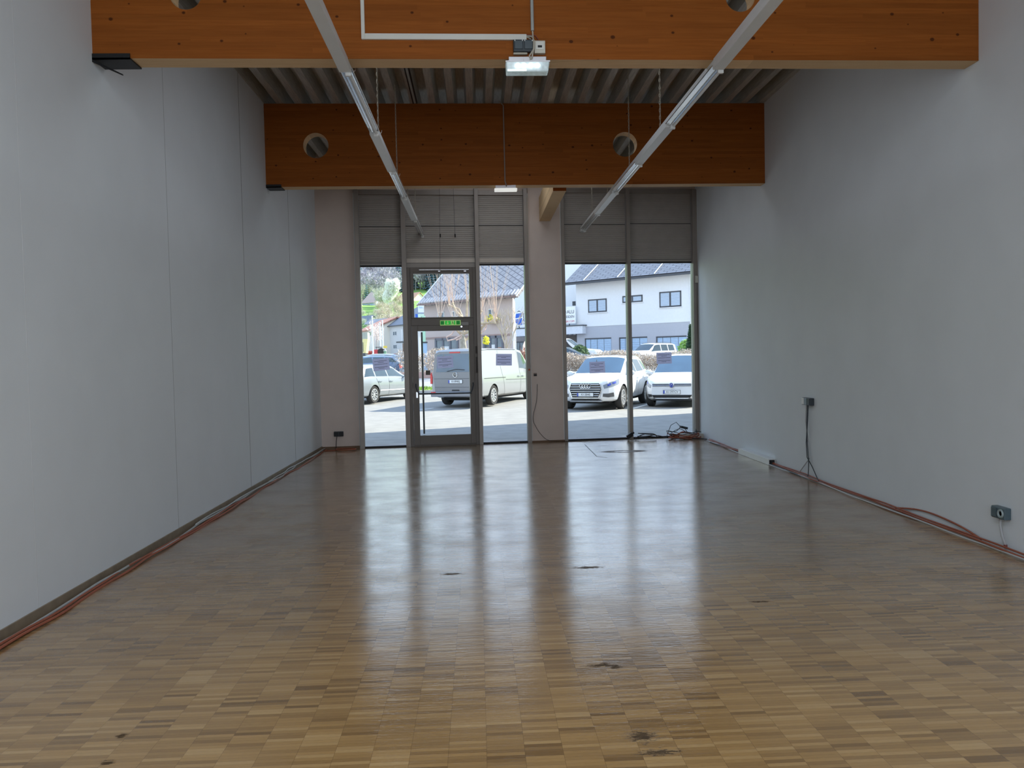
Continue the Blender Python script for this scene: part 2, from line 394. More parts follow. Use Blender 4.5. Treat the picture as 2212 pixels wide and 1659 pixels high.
Yb = BACK_Y
def fy(x): return D + DL*x
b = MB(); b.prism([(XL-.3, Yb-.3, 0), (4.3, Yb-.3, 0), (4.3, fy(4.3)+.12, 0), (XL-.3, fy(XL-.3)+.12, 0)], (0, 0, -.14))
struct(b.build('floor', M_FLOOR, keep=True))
# left wall: boards with thin dark filler strips over the joints
seams = sorted([wallx(350, 150, XL).y, wallx(516, 240, XL).y, wallx(621, 415, XL).y])
edges = [Yb-.3, 2.0, wallx(65, 900, XL).y]+seams+[fy(XL)+.1]
b = MB()
for i, (a, c) in enumerate(zip(edges, edges[1:])):
    b.mi = 0; b.box(XL-.3, XL, a, c, 0, 5.2)
    if i: b.mi = 1 if i > 3 else (3 if i == 3 else 2); g = (0, .001, .002, .003, .0045, .0045)[i]; b.box(XL-.01, XL+.0006, a-g, a+g, .06, 5.2)
struct(b.build('wall_left', [M_WALL, M_SEAM, mat('pale_seam', (.70, .71, .72), .8), mat('grey_seam', (.36, .37, .38), .8)], keep=True))
b = MB(); b.prism([(XR(Yb-.3), Yb-.3, 0), (XR(Yb-.3)+.3, Yb-.3, 0), (4.45, fy(4.4)+.1, 0), (XR(14.4), fy(4.06)+.1, 0)], (0, 0, 5.2))
struct(b.build('wall_right', M_WALL, keep=True))
P_ = [CAM+ray(px, py)*(-1.5492/ray(px, py).z) for px, py in ((1263, 960), (1289, 986), (1312, 988.5))]
b = MB()
for q, r_ in ((P_[0], P_[1]), (P_[1], P_[2])):
    d = (r_-q).normalized()*.5; nn = Vector((-d.y, d.x, 0))*.012; z = Vector((0, 0, -q.z+.0004)); b.prism([q-nn+z, r_-nn+z, r_+nn+z, q+nn+z], (0, 0, .0012))
struct(b.build('trim_3', mat('hatch_joint', (.05, .05, .055), .6)))
b = MB(); b.box(XL, XL+.012, Yb, fy(XL)-.02, 0, .062); struct(b.build('baseboard_left', M_BASE, keep=True))
# ceiling: trapezoidal deck spanning front to back, closed by the roof above
b = MB(); zb_, zt_ = 4.965, 5.125; per = .2505; x = XL-.08; prof = []
while x < 4.3:
    prof += [(x, zb_), (x+.085, zb_), (x+.125, zt_), (x+.225, zt_)]; x += per
pr = [(px_, z_+.004) for px_, z_ in prof]
vs = [(p[0], Yb-.2, p[1]) for p in prof]+[(p[0], 14.55, p[1]) for p in prof]; n_ = len(prof)
b.add(vs, [(i+1, i, n_+i, n_+i+1) for i in range(n_-1)])
b.box(XL-.3, 4.5, Yb-.3, 14.7, 5.13, 5.3)
struct(b.build('ceiling', M_DECK, keep=True))
# opal panels added out of view to carry the fill lamps
M_OPAL = mat('opal_panel', (.8, .82, .84), .4, var=.02); M_KEW = mat('fill_panel_frame', (.7, .7, .7), .5)
for k, (y0_, y1_, hw, cx0) in enumerate(((-.1, 2.5, 1.12, -.1), (6.75, 8.25, 1.1, .1), (11.55, 13.05, 1.1, .6))):
    b = MB(); b.box(cx0-hw, cx0+hw, y0_, y1_, 4.945, 4.96); b.mi = 1
    for q in ((cx0-hw-.08, cx0-hw, y0_-.08, y1_+.08), (cx0+hw, cx0+hw+.08, y0_-.08, y1_+.08), (cx0-hw, cx0+hw, y0_-.08, y0_), (cx0-hw, cx0+hw, y1_, y1_+.08)): b.box(*q, 4.91, 4.964)
    struct(b.build('ceiling_fill_panel', [M_OPAL, M_KEW], keep=True))
# back of the shop behind the camera: wall with a wide window
M_BACK = mat('back_wall_paint', (.78, .78, .76), .8)
b = MB(); b.box(XL-.3, 4.4, Yb-.15, Yb, 0, .72); b.box(XL-.3, 4.4, Yb-.15, Yb, 4.78, 5.2); b.box(XL-.3, XL+.12, Yb-.15, Yb, .72, 4.78); b.box(3.78, 4.4, Yb-.15, Yb, .72, 4.78)
struct(b.build('wall_back', M_BACK, keep=True))

# ------------------------------------------------------------------ glulam beams
def beam(name, y0, th, z0, label, holes):
    r = thing(name, label, 'beam', (0.6, y0, z0), kind='thing')
    Y = lambda x: y0+.0218*x
    x0, x1, z1 = XL-.0, XR(y0)+.0, 4.96
    b = MB()
    P = [(x0, Y(x0)), (x1, Y(x1)), (x1, Y(x1)+th), (x0, Y(x0)+th)]
    b.add([(p[0], p[1], z0) for p in P]+[(p[0], p[1], z1) for p in P], [(4, 5, 6, 7), (0, 1, 5, 4), (1, 2, 6, 5), (2, 3, 7, 6), (3, 0, 4, 7)])
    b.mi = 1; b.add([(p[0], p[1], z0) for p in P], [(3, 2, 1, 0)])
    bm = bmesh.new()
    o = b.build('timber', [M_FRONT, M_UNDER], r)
    bm.from_mesh(o.data); bmesh.ops.remove_doubles(bm, verts=bm.verts, dist=1e-5); bm.to_mesh(o.data); bm.free()
    for hx, hz, hr in holes:
        c = MB(); c.cyl((hx, y0-.6, hz), (hx, y0+.8, hz), hr, 40)
        co = c.build('bore', [M_UNDER], keep=True)
        md_o = o; bool_cut(md_o, co)
    # faces of the bored rims take the lighter timber copy
    me = o.data
    off = o.location + r.location
    for p in me.polygons:
        c = p.center+off
        for hx, hz, hr in holes:
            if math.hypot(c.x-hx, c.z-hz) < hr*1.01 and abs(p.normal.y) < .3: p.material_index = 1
    return r
B1Y, B2Y, TH = 5.987, 10.703, .18
h1 = at(400, 0, 5.93); h2 = at(1600, 0, 6.03)
beam('timber_beam', B1Y, TH, 3.785, 'near brown glued timber beam spanning the room, carrying white cable duct and switches',
     [(at(400, -14, 5.94).x, at(400, -14, 5.94).z, .115), (at(1600, -9, 6.02).x, at(1600, -9, 6.02).z, .115)])
beam('timber_beam', B2Y, TH, 3.868, 'farther reddish brown timber beam with two round holes, above the shopfront',
     [(at(682, 314, 10.65).x, at(682, 314, 10.65).z, .166), (at(1350, 312, 10.75).x, at(1350, 312, 10.75).z, .166)])
# short beam between the far beam and the shopfront column
p0 = at(1165, 478, 14.1); p1 = at(1194, 412, B2Y+TH+.55)
b = MB(); xa = p0.x; wd = .195; zb_ = p0.z
pa = at(1194, 415, 11.9)
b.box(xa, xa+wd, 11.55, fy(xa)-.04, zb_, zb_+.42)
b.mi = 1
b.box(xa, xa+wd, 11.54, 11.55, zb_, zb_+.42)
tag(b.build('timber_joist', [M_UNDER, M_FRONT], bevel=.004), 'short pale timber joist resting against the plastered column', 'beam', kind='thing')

# steel shoes under the beam ends at the left wall
for (yb_, z0, wid, lab) in ((B1Y, 3.785, .27, 'black steel beam shoe with a bent tab under the near beam'), (B2Y, 3.868, .20, 'black steel beam shoe under the far beam at the left wall')):
    r = thing('beam_shoe', lab, 'bracket', (XL+.1, yb_, z0-.02))
    y0 = yb_+.0218*XL
    b = MB(); b.box(XL, XL+wid, y0-.012, y0+TH+.012, z0-.012, z0); b.box(XL, XL+wid, y0-.012, y0-.004, z0-.012, z0+.03); b.build('plate', M_STEEL, r)
    if wid > .25:
        b = MB(); b.hexa([(XL, y0-.012, z0-.03), (XL+.15, y0+.14, z0-.075), (XL+.15, y0+.15, z0-.075), (XL, y0+.0, z0-.03)], [(XL, y0-.012, z0-.012), (XL+.15, y0+.14, z0-.065), (XL+.15, y0+.15, z0-.065), (XL, y0, z0-.012)]); b.build('bent_tab', M_STEEL, r)

# ------------------------------------------------------------------ shopfront (along, outward, up)
UL = (XL-.0)/EU.x; URR = 4.085
b = MB(TF); b.box(UL-.05, -2.10, 0, .22, 0, 5.2)                 # left pier
b.box(.955, 1.535, -.03, .22, 0, 5.2)                            # central column
b.box(UL-.05, 4.4, .02, .22, 4.47, 5.2)                          # lintel zone
struct(b.build('wall_front', M_PIER, keep=True))
b = MB(TF); b.box(UL, -2.10, -.012, 0, 0, .05); b.box(.94, 1.55, -.045, -.03, 0, .03)
struct(b.build('baseboard_front', mat('brown_skirting', (.16, .09, .045), .6), keep=True))
b = MB(TF); b.box(-2.105, -2.092, -.012, .1, 0.0, 4.45); b.box(.940, .957, -.04, .02, 0, 4.45); b.box(1.533, 1.546, -.04, .02, 0, 4.45)
struct(b.build('trim_1', M_WHITE, keep=True))
def zs(u, l, r): return l+(r-l)*(u+2.1)/6.2
ZTOP, ZW = (lambda u: zs(u, 4.425, 4.51)), (lambda u: zs(u, 3.165, 3.205))
mull = [(-2.09, -2.015), (-1.295, -1.215), (-.003, .065), (.872, .94), (1.545, 1.60), (2.745, 2.812), (3.985, 4.085)]
b = MB(TF)
for a, c in mull: b.box(a, c, -.085, .07, 0, 4.53)
b.box(-2.09, .94, -.02, .07, 4.42, 4.50); b.box(1.545, 4.08, -.02, .07, 4.47, 4.55)
b.mi = 1
for a, c in mull: b.box(a-.004, a, -.03, .03, .02, 4.4); b.box(c, c+.004, -.03, .03, .02, 4.4)
struct(b.build('trim_2', [M_FRAME, mat('frame_edge', (.34, .33, .33), .4, metal=.3)], keep=True, bevel=.004))
bays = [(-2.015, -1.295), (-1.215, -.003), (.065, .872), (1.60, 2.745), (2.812, 3.985)]
def ribs(b, u0, u1, z0, z1, n=0.012):
    # horizontal corrugation: profile in n/z swept along u
    pr = []; z = z0; pch = (z1-z0)/max(1, round((z1-z0)/.036))
    while z < z1-1e-4:
        pr += [(n, z), (n, z+pch*.62), (n+.007, z+pch*.74), (n+.007, z+pch*.9)]; z += pch
    pr.append((n, z1)); k = len(pr)
    b.add([(u0, p[0], p[1]) for p in pr]+[(u1, p[0], p[1]) for p in pr], [(i, k+i, k+i+1, i+1) for i in range(k-1)])
    b.box(u0, u1, n+.012, n+.06, z0, z1)
wn = 0
for i, (u0, u1) in enumerate(bays):
    um = (u0+u1)/2; zt = ZTOP(um); zw = ZW(um); zm = zs(um, 3.865, 3.93); door = (i == 1)
    if not door:
        wn += 1
        wd_ = struct(thing('window_%d' % wn, None, None)); 
        b = MB(TF); b.box(u0, u1, .0, .012, .055, zw+.02); b.build('pane', M_GLASS, wd_)
        b = MB(TF); b.box(u0, u1, -.02, .035, 0.0, .03); b.box(u0, u1, -.012, .03, zw, zw+.028); b.build('gasket', M_GASK, wd_)
        par = wd_
    else:
        par = struct(thing('door_1', None, None)); zw = 3.16
    lo = zw+.03 if not door else 3.135
    hasrail = i in (1, 2)
    b = MB(TF)
    if hasrail:
        ribs(b, u0, u1, 3.315, zm-.005); b.mi = 1; b.box(u0, u1, -.005, .05, 3.235, 3.31); b.mi = 0
    else:
        ribs(b, u0, u1, lo+.04, zm-.005)
    ribs(b, u0, u1, zm+.005, zt); b.box(u0, u1, .0, .05, lo, lo+.035 if not hasrail else 3.23)
    b.build('ribbed_panel', [M_RIB, mat('cream_rail', (.62, .56, .49), .5)], par)
    b = MB(TF); b.box(u0, u1, .004, .012, zm-.006, zm+.006); b.box(u0, u1, .006, .02, lo+.035, lo+.045)
    if hasrail: b.box(u0, u1, .0, .02, 3.228, 3.236)
    b.build('panel_joint', M_SEAM, par)
# entrance door with transom
dr = [o for o in bpy.data.objects if o.name.startswith('door_1')][0]
u0, u1 = bays[1]
b = MB(TF)
for (a, c, z0, z1) in ((u0, u0+.06, 0, 3.15), (u1-.06, u1, 0, 3.15), (u0+.06, u1-.06, 3.07, 3.15), (u0+.06, u1-.06, 2.13, 2.255), (u0+.06, u1-.06, 0, .025)):
    b.box(a, c, -.05, .06, z0, z1)
b.build('frame', M_DOORF, dr, bevel=.003)
b = MB(TF)
for (a, c, z0, z1) in ((u0+.06, u0+.115, 2.255, 3.07), (u1-.115, u1-.06, 2.255, 3.07), (u0+.115, u1-.115, 3.04, 3.07), (u0+.115, u1-.115, 2.255, 2.275)):
    b.box(a, c, -.06, .05, z0, z1)
b.build('transom_sash', M_DOORF, dr, bevel=.003)
b = MB(TF); b.box(u0+.115, u1-.115, -.005, .01, 2.275, 3.04); b.build('transom_pane', M_GLASS, dr)
b = MB(TF)
for k, (c0, c1) in enumerate(((fac(905, 582)[0], fac(957, 582)[0]), (fac(957, 582)[0], fac(1012, 582)[0]))):
    b.box(c0, c1, -.075, -.06, 3.10, 3.108); b.box(c1-.09, c1-.05, -.085, -.06, 3.068, 3.085)
b.build('transom_stay', M_ALU, dr)
lf0, lf1 = u0+.061, u1-.061
b = MB(TF)
gl0, gl1 = u0+.168, u1-.148
for (a, c, z0, z1) in ((lf0, gl0, .026, 2.129), (gl1, lf1, .026, 2.129), (gl0, gl1, 2.035, 2.129), (gl0, gl1, .026, .195)):
    b.box(a, c, -.072, .04, z0, z1)
leaf = b.build('leaf', M_DOORF, dr, bevel=.003)
b = MB(TF); b.box(gl0, gl1, -.01, .01, .195, 2.035); b.build('pane', M_GLASS, leaf)
b = MB(TF); zbar = .935; ya = -.15
b.cyl((gl0-.02, ya, zbar), (gl1+.02, ya, zbar-.005), .014, 10); pb = b.build('push_bar', M_DARK, leaf, smooth=True)
for u, s in ((gl0-.03, 1), (gl1+.03, -1)):
    b = MB(TF); b.tube([(u-s*.025, -.075, zbar+.17), (u-s*.025, -.12, zbar+.13), (u-s*.0, -.145, zbar+.05), (u+s*.03, ya, zbar)], .011, 8); b.build('bar_arm', M_DARK, leaf, smooth=True)
b = MB(TF); b.box(gl0-.055, gl0-.025, -.078, -.072, zbar-.07, zbar+.03); b.build('lock_plate', M_ALU, leaf)
b = MB(TF); b.cyl((fac(911, 715)[0], .11, .21), (fac(911, 715)[0], .11, 2.02), .017, 12); b.cyl((fac(911, 715)[0], .11, 1.3), (fac(911, 715)[0], .02, 1.3), .012, 8)
b.build('pull_bar', mat('grey_pull_bar', (.10, .105, .11), .35, metal=.5), leaf, smooth=True)
b = MB(TF); q = fac(921, 804); b.box(q[0]-.01, q[0]+.07, .015, .05, q[1]-.05, q[1]+.03); b.build('name_plate', mat('brown_plate', (.10, .05, .03), .5), leaf)
b = MB(TF); q0 = fac(995, 703); q1 = fac(1011, 696); b.box(q0[0], q1[0], -.09, -.05, q0[1], q1[1]); b.build('closer_rail', mat('grey_plate', (.30, .29, .28), .5, metal=.3), dr)
b = MB(TF); q = fac(996, 706); b.cyl((q[0], -.10, q[1]), (q[0], -.07, q[1]), .016, 12); b.build('closer_knob', M_ALU, dr, smooth=True)
b = MB(TF)
for zz in (1.62, 1.28): b.cyl((lf1+.04, -.085, zz), (lf1+.04, -.085, zz+.13 if zz > 1.5 else zz+.28), .011, 8)
b.build('hinge', mat('hinge_dark', (.10, .09, .085), .4, metal=.6), dr, smooth=True)

# ------------------------------------------------------------------ things on the shopfront
# green escape-route sign
M_SGN = mat('sign_green', (.0, .25, .03), .5, emit=.14, ecol=(.0, .5, .05)); M_SGB = mat('sign_bright_green', (.01, .50, .05), .5, emit=.3, ecol=(.02, .8, .08)); M_SGY = mat('sign_pale_green', (.62, .95, .35), .5, emit=.2, ecol=(.6, 1.0, .3))
q0 = fac(951, 703, -.12); q1 = fac(995, 691.5, -.12); r = thing('exit_sign', 'small green escape route sign with down arrow above the door leaf', 'sign', TF @ Vector(((q0[0]+q1[0])/2, -.12, q0[1])))
w_ = q1[0]-q0[0]; h_ = q1[1]-q0[1]; u = q0[0]; z = q0[1]
b = MB(TF); b.box(u, u+w_, -.12, -.07, z, z+h_); b.build('sign_body', M_SGY, r)
fr = [(.02, .19, M_SGN), (.235, .52, M_SGB), (.52, .67, M_SGY), (.67, .735, M_SGB), (.785, .965, M_SGN)]
for a, c, m in fr:
    b = MB(TF); b.box(u+a*w_, u+c*w_, -.1225, -.12, z+.14*h_, z+.88*h_); b.build('sign_field', m, r)
b = MB(TF); cx_ = u+.365*w_; b.box(cx_-.007, cx_+.007, -.125, -.1225, z+.42*h_, z+.84*h_)
b.prism([(cx_-.027, -.125, z+.48*h_), (cx_+.027, -.125, z+.48*h_), (cx_, -.125, z+.20*h_)], (0, .0025, 0)); b.build('down_arrow', M_SGY, r)
b = MB(TF); cx_ = u+.60*w_; mz = z+.5*h_
b.ball((cx_-.003, -.1235, mz+.026), .006, .001, .006, 8); b.tube([(cx_-.002, -.1235, mz+.02), (cx_+.004, -.1235, mz)], .0045, 5); b.tube([(cx_+.004, -.1235, mz), (cx_-.012, -.1235, mz-.012), (cx_-.01, -.1235, mz-.028)], .0035, 5)
b.tube([(cx_+.004, -.1235, mz), (cx_+.012, -.1235, mz-.014), (cx_+.022, -.1235, mz-.022)], .0035, 5); b.tube([(cx_, -.1235, mz+.016), (cx_+.014, -.1235, mz+.006)], .003, 5); b.build('running_figure', M_SGN, r)
# the two wires beside it and chain ends
for (px, y0, y1, lab, tip) in ((949, 408, 690, 'long thin black wire hanging down past the transom to the exit sign', 0), (979, 408, 512, 'short thin dangling wire with a black end above the door', 1)):
    n_ = -.13 if tip == 0 else -.2
    a = fac(px, y0, n_); c = fac(px+(3 if tip == 0 else 4), y1, n_); r = thing('hanging_wire', lab, 'wire', TF @ Vector((c[0], n_, c[1])))
    b = MB(TF); b.tube([(a[0], n_, 4.96)]+[(a[0]+(c[0]-a[0])*t, n_, a[1]+(c[1]-a[1])*t) for t in (0, .33, .66, 1)], .0028, 5); b.build('strand', M_DARK, r)
    q = fac(px+(2 if tip == 0 else 4), 509, n_)
    b = MB(TF); b.cyl((q[0], n_, q[1]-.03), (q[0], n_, q[1]+.03), .011, 8); b.build('ferrule', M_STEEL, r)
# paper notices taped to the panes
M_PAPER = mat('lilac_thin_paper', (.66, .63, .74), .8, var=.02)
n_ = M_PAPER.node_tree; tl_ = n_.nodes.new('ShaderNodeBsdfTranslucent'); tl_.inputs[0].default_value = (.82, .80, .92, 1); ms_ = n_.nodes.new('ShaderNodeMixShader'); ms_.inputs[0].default_value = .65
n_.links.new(n_.nodes['Principled BSDF'].outputs[0], ms_.inputs[1]); n_.links.new(tl_.outputs[0], ms_.inputs[2]); n_.links.new(ms_.outputs[0], n_.nodes['Material Output'].inputs[0])
M_INK = mat('printed_ink', (.08, .08, .10), .7)
notes = [((805.6, 774.5), (841, 800), 4.5, 'tilted paper notice on the narrow pane left of the door, before the silver wagon'),
         ((943.5, 769.6), (979, 794.7), 3.0, 'paper notice on the glass of the entrance door, before the van rear window'),
         ((1072, 765), (1105, 789), -1.5, 'paper notice on the pane right of the door, before the van side'),
         ((1273.7, 782), (1306.5, 805), 1.5, 'paper notice in front of the windscreen of the white SUV'),
         ((1418, 762), (1451, 785), 1.0, 'paper notice on the rightmost pane, above the white people carrier bonnet')]
for i, (a, c, rot, lab) in enumerate(notes):
    n0 = -.004 if i != 1 else -.014
    q0 = fac(a[0], c[1], n0); q1 = fac(c[0], a[1], n0); cu_, cz_ = (q0[0]+q1[0])/2, (q0[1]+q1[1])/2
    T = TF @ Matrix.Translation((cu_, n0, cz_)) @ Matrix.Rotation(math.radians(-rot), 4, 'Y')
    r = thing('paper_notice', lab, 'notice', T @ Vector((0, 0, -.1)), 'paper notices on the shopfront panes')
    b = MB(T); b.box(-.143, .143, -.0012, 0, -.104, .104); b.build('sheet', M_PAPER, r)
    for wz, ww in ((.062, .115), (.037, .05), (.005, .118), (-.045, .115), (-.066, .05)):
        k = -ww; b = MB(T)
        while k < ww-.01:
            l = random.uniform(.012, .035); b.box(k, min(ww, k+l), -.0022, -.0012, wz-.0035, wz+.0035); k += l+.004
        b.build('text_line', M_INK, r)
    if i in (1, 3):
        b = MB(T); b.box(-.012 if i == 3 else -.02, .0 if i == 3 else -.01, -.002, 0, .1, .135); b.build('tape', M_WHITE, r)
# blind cranks and cords
q = fac(1505, 605, -.1)
r = thing('blind_winder', 'pale blind winder box with a long rod at the right shopfront corner', 'blind winder', TF @ Vector((q[0], -.1, .9)))
b = MB(TF); b.box(q[0]-.03, q[0]+.03, -.12, -.085, fac(1505, 612)[1], fac(1505, 597)[1]); b.build('winder_box', mat('ivory_plastic', (.62, .60, .52), .5), r, bevel=.005)
b = MB(TF); b.tube([(q[0]+.02, -.10, fac(1505, 612)[1]), (q[0]+.025, -.10, fac(1508, 842)[1])], .011, 8); b.build('rod', mat('grey_rod', (.22, .22, .22), .4), r)
q = fac(1142, 760, -.1); qe = fac(1145, 800, -.1)
r = thing('blind_pull', 'looped blind cord with orange toggle hanging left of the column', 'cord', TF @ Vector((q[0], -.1, qe[1])))
b = MB(TF); t_ = fac(1138, 430, -.1); b.tube([(t_[0], -.09, 4.4), (q[0]-.008, -.10, q[1]+.05), (q[0]-.02, -.10, qe[1]+.06), (q[0]-.012, -.10, qe[1]+.02), (q[0]+.02, -.10, qe[1]+.02), (q[0]+.03, -.1, qe[1]+.07), (q[0]+.01, -.1, q[1]+.06), (t_[0]+.02, -.09, 4.4)], .004, 5)
b.build('loop', mat('beige_cord', (.55, .48, .40), .8), r)
b = MB(TF); b.ball((q[0]+.005, -.10, qe[1]+.012), .018, .012, .02, 8); b.build('toggle', mat('orange_red_plastic', (.45, .10, .04), .5), r, smooth=True)
# column switch, sockets
def box_at(name, label, cat, T, w, h, d, parts):
    r = thing(name, label, cat, T @ Vector((0, 0, -h/2)))
    b = MB(T); b.box(-w/2, w/2, -d, 0, -h/2, h/2); b.build('housing', M_DARK if parts != 'pale' else M_WHITE, r, bevel=.006)
    return r
q = fac(1156, 809, -.03); T = TF @ Matrix.Translation((q[0], -.031, q[1]))
r = thing('wall_switch', 'small dark wall switch on the plastered column', 'switch', T @ Vector((0, 0, -.04)))
b = MB(T); b.box(-.03, .03, -.012, 0, -.028, .028); b.build('plate', mat('switch_plate', (.25, .19, .16), .5), r, bevel=.003)
b = MB(T); b.box(-.027, .027, -.016, -.012, -.024, .004); b.build('rocker', M_STEEL, r)
q = fac(732, 937, 0); T = TF @ Matrix.Translation((q[0], -.001, q[1]))
r = thing('wall_socket', 'black twin wall socket on the plastered pier left of the shopfront', 'socket', T @ Vector((0, 0, -.05)))
b = MB(T); b.box(-.082, .082, -.05, 0, -.043, .043); b.build('housing', M_DARK, r, bevel=.008)
for s in (-1, 1):
    b = MB(T); b.box(s*.04-.034, s*.04+.034, -.056, -.05, -.034, .034); b.build('flap', M_STEEL, r, bevel=.004)
b = MB(T); b.tube([(-.03, -.02, -.04), (-.045, -.025, -.13), (-.055, -.02, -q[1]+.02)], .006, 6); b.build('cable', mat('black_cable', (.02, .02, .02), .5), r)

# ------------------------------------------------------------------ things on the near beam
def by(x): return B1Y+.0218*x
def onbeam(px, py, off=0.0):
    x = at(px, py, 5.98).x; y = by(x)-off; return at(px, py, y)
M_DUCT = mat('cream_duct', (.72, .70, .64), .45, var=.02); M_COND = mat('grey_conduit', (.42, .43, .41), .5); M_CAB = mat('beige_cable', (.50, .46, .38), .5)
a = onbeam(779, 0); c = onbeam(789, 82); e = onbeam(1137, 76); g = onbeam(1137, 88)
r = thing('cable_duct', 'white L-shaped cable duct on the near beam face', 'cable duct', ((a.x+e.x)/2, by(0), g.z))
b = MB(); b.box(a.x, c.x, by(a.x)-.02, by(a.x)+.01, g.z, 4.95); b.build('upright_run', M_DUCT, r, bevel=.002)
b = MB(); z0 = g.z; b.hexa([(c.x, by(c.x)-.02, z0), (e.x, by(e.x)-.02, z0), (e.x, by(e.x)+.01, z0), (c.x, by(c.x)+.01, z0)], [(c.x, by(c.x)-.02, z0+.042), (e.x, by(e.x)-.02, z0+.042), (e.x, by(e.x)+.01, z0+.042), (c.x, by(c.x)+.01, z0+.042)]); b.build('level_run', M_DUCT, r, bevel=.002)
k = onbeam(1150, 68)
r = thing('conduit_pipe', 'grey conduit pipe running down the near beam to the emergency lamp', 'pipe', (k.x, by(k.x), k.z))
b = MB(); b.cyl((k.x, by(k.x)-.013, k.z), (k.x-.004, by(k.x)-.013, 4.95), .0125, 12); b.build('tube', M_COND, r, smooth=True)
s0 = onbeam(1130, 103); sp = onbeam(1165, 104)
lamp = onbeam(1139, 147)
fx = onbeam(1142, 141, .03)
b = MB(); yk = by(k.x)
b.tube([(k.x, yk-.013, k.z), (k.x+.004, yk-.014, k.z-.07), (s0.x+.075, yk-.062, s0.z+.02), (s0.x+.075, yk-.075, s0.z-.03), (s0.x+.06, yk-.06, s0.z-.1), (fx.x, yk-.05, fx.z+.02), (fx.x-.02, yk-.04, fx.z)], .006, 8)
b.build('lamp_lead', M_CAB, r, smooth=True)
b = MB(); b.tube([(e.x, by(e.x)-.008, g.z+.025), (e.x+.02, by(e.x)-.012, g.z+.015), (e.x+.03, by(e.x)-.03, s0.z+.05)], .005, 7)
b.tube([(e.x, by(e.x)-.01, g.z+.03), (e.x+.04, by(e.x)-.03, g.z+.02), (k.x+.005, by(e.x)-.06, s0.z+.03), (k.x, by(e.x)-.068, s0.z-.04), (k.x-.03, by(e.x)-.06, fx.z+.06), (fx.x+.02, yk-.045, fx.z)], .006, 7)
tag(b.build('duct_leads', M_CAB, smooth=True), 'pair of beige leads looping from the duct end to the lamp', 'cable')
b = MB(); b.tube([(e.x, by(e.x)-.01, g.z+.04), (k.x+.02, by(k.x)-.01, g.z+.035), (sp.x-.01, by(k.x)-.012, sp.z+.06), (sp.x-.005, by(k.x)-.015, sp.z+.03)], .004, 6)
tag(b.build('data_lead', mat('dark_red_cable', (.18, .02, .01), .5), smooth=True), 'thin dark red lead into the white data socket', 'cable')
r = thing('twin_switch', 'dark grey twin flap socket on the near beam beside the white data socket', 'socket', (s0.x, by(s0.x), s0.z-.05))
T = Matrix.Translation((s0.x, by(s0.x), s0.z)) @ Matrix.Rotation(.0218, 4, 'Z')
b = MB(T); b.box(-.076, .076, -.045, 0, -.045, .045); b.mi = 1; b.box(-.076, .03, -.03, 0, -.06, -.044); b.build('housing', [M_DARK, M_CAB], r, bevel=.006)
for s in (-1, 1):
    b = MB(T); b.box(s*.037-.031, s*.037+.031, -.053, -.045, -.028, .036); f_ = b.build('flap', mat('slate_plastic', (.055, .075, .09), .35), r, bevel=.004)
    for t in (-1, 1): b = MB(T); b.box(s*.037+t*.028-.003, s*.037+t*.028+.003, -.0555, -.053, .028, .038); b.build('clip', M_WHITE, f_)
T = Matrix.Translation((sp.x, by(sp.x), sp.z)) @ Matrix.Rotation(.0218, 4, 'Z')
r = thing('data_socket', 'square cream data socket on the near beam', 'socket', T @ Vector((0, 0, -.05)))
b = MB(T); b.box(-.041, .041, -.04, 0, -.052, .042); b.build('housing', mat('cream_plastic', (.66, .63, .54), .45), r, bevel=.004)
b = MB(T); b.box(-.03, .03, -.044, -.04, -.025, .033); b.build('faceplate', mat('pale_plastic', (.76, .75, .70), .4), r, bevel=.002)
b = MB(T); b.box(-.016, .016, -.0455, -.044, -.012, .004); b.build('port', M_GASK, r)

# emergency lamps
M_DIFF = mat('clear_lamp_shell', (.55, .62, .66), .12, emit=.16, ecol=(.62, .85, .85), var=.2, scale=30); M_LED = mat('led_lens', (1, 1, 1), .3, emit=5.0, ecol=(.85, 1.0, 1.0))
M_LBR = mat('lamp_bracket', (.62, .60, .62), .35, metal=.4)
r = thing('emergency_lamp', 'lit emergency lamp with four bright spots under the near beam', 'lamp', (lamp.x, yk, 3.66))
y0 = yk-.03
a = at(1096, 148, y0); c = at(1183, 148, y0)
b = MB(); b.box(a.x+.01, c.x-.01, y0-.02, y0+.06, 3.745, 3.79); b.build('bracket', M_LBR, r, bevel=.004)
b = MB(); b.hexa([(a.x-.01, y0-.045, 3.668), (c.x+.0, y0-.045, 3.668), (c.x+.0, y0+.05, 3.668), (a.x-.01, y0+.05, 3.668)], [(a.x-.012, y0-.05, 3.745), (c.x+.01, y0-.05, 3.745), (c.x+.01, y0+.06, 3.745), (a.x-.012, y0+.06, 3.745)]); sh = b.build('shell', M_DIFF, r, bevel=.008)
b = MB(); b.box(a.x-.014, c.x+.014, y0-.053, y0+.06, 3.738, 3.748); b.build('rim', M_LBR, r)
b = MB(); b.box(a.x+.0, a.x+.14, y0-.051, y0-.046, 3.672, 3.684); b.build('marking_strip', mat('lamp_white_strip', (.9, .95, .92), .3, emit=.8, ecol=(.9, 1, .95)), r)
for k_ in range(4):
    xx = a.x+(c.x-a.x)*(.25+.16*k_); b = MB(); b.ball((xx, y0-.052, 3.712), .021, .008, .017, 12); b.build('led', M_LED, r, smooth=True)
for s in (-.04, 0.0):
    b = MB(); b.cyl((lamp.x+s+.02, y0-.028, 3.765), (lamp.x+s+.02, y0-.02, 3.765), .011, 12); b.build('gland', M_LBR, r, smooth=True)
y2 = B2Y+.0218*.5+.02
a = at(1068, 412, y2); c = at(1117, 412, y2)
r = thing('emergency_lamp', 'white strip emergency lamp under the far beam', 'lamp', ((a.x+c.x)/2, y2, 3.80))
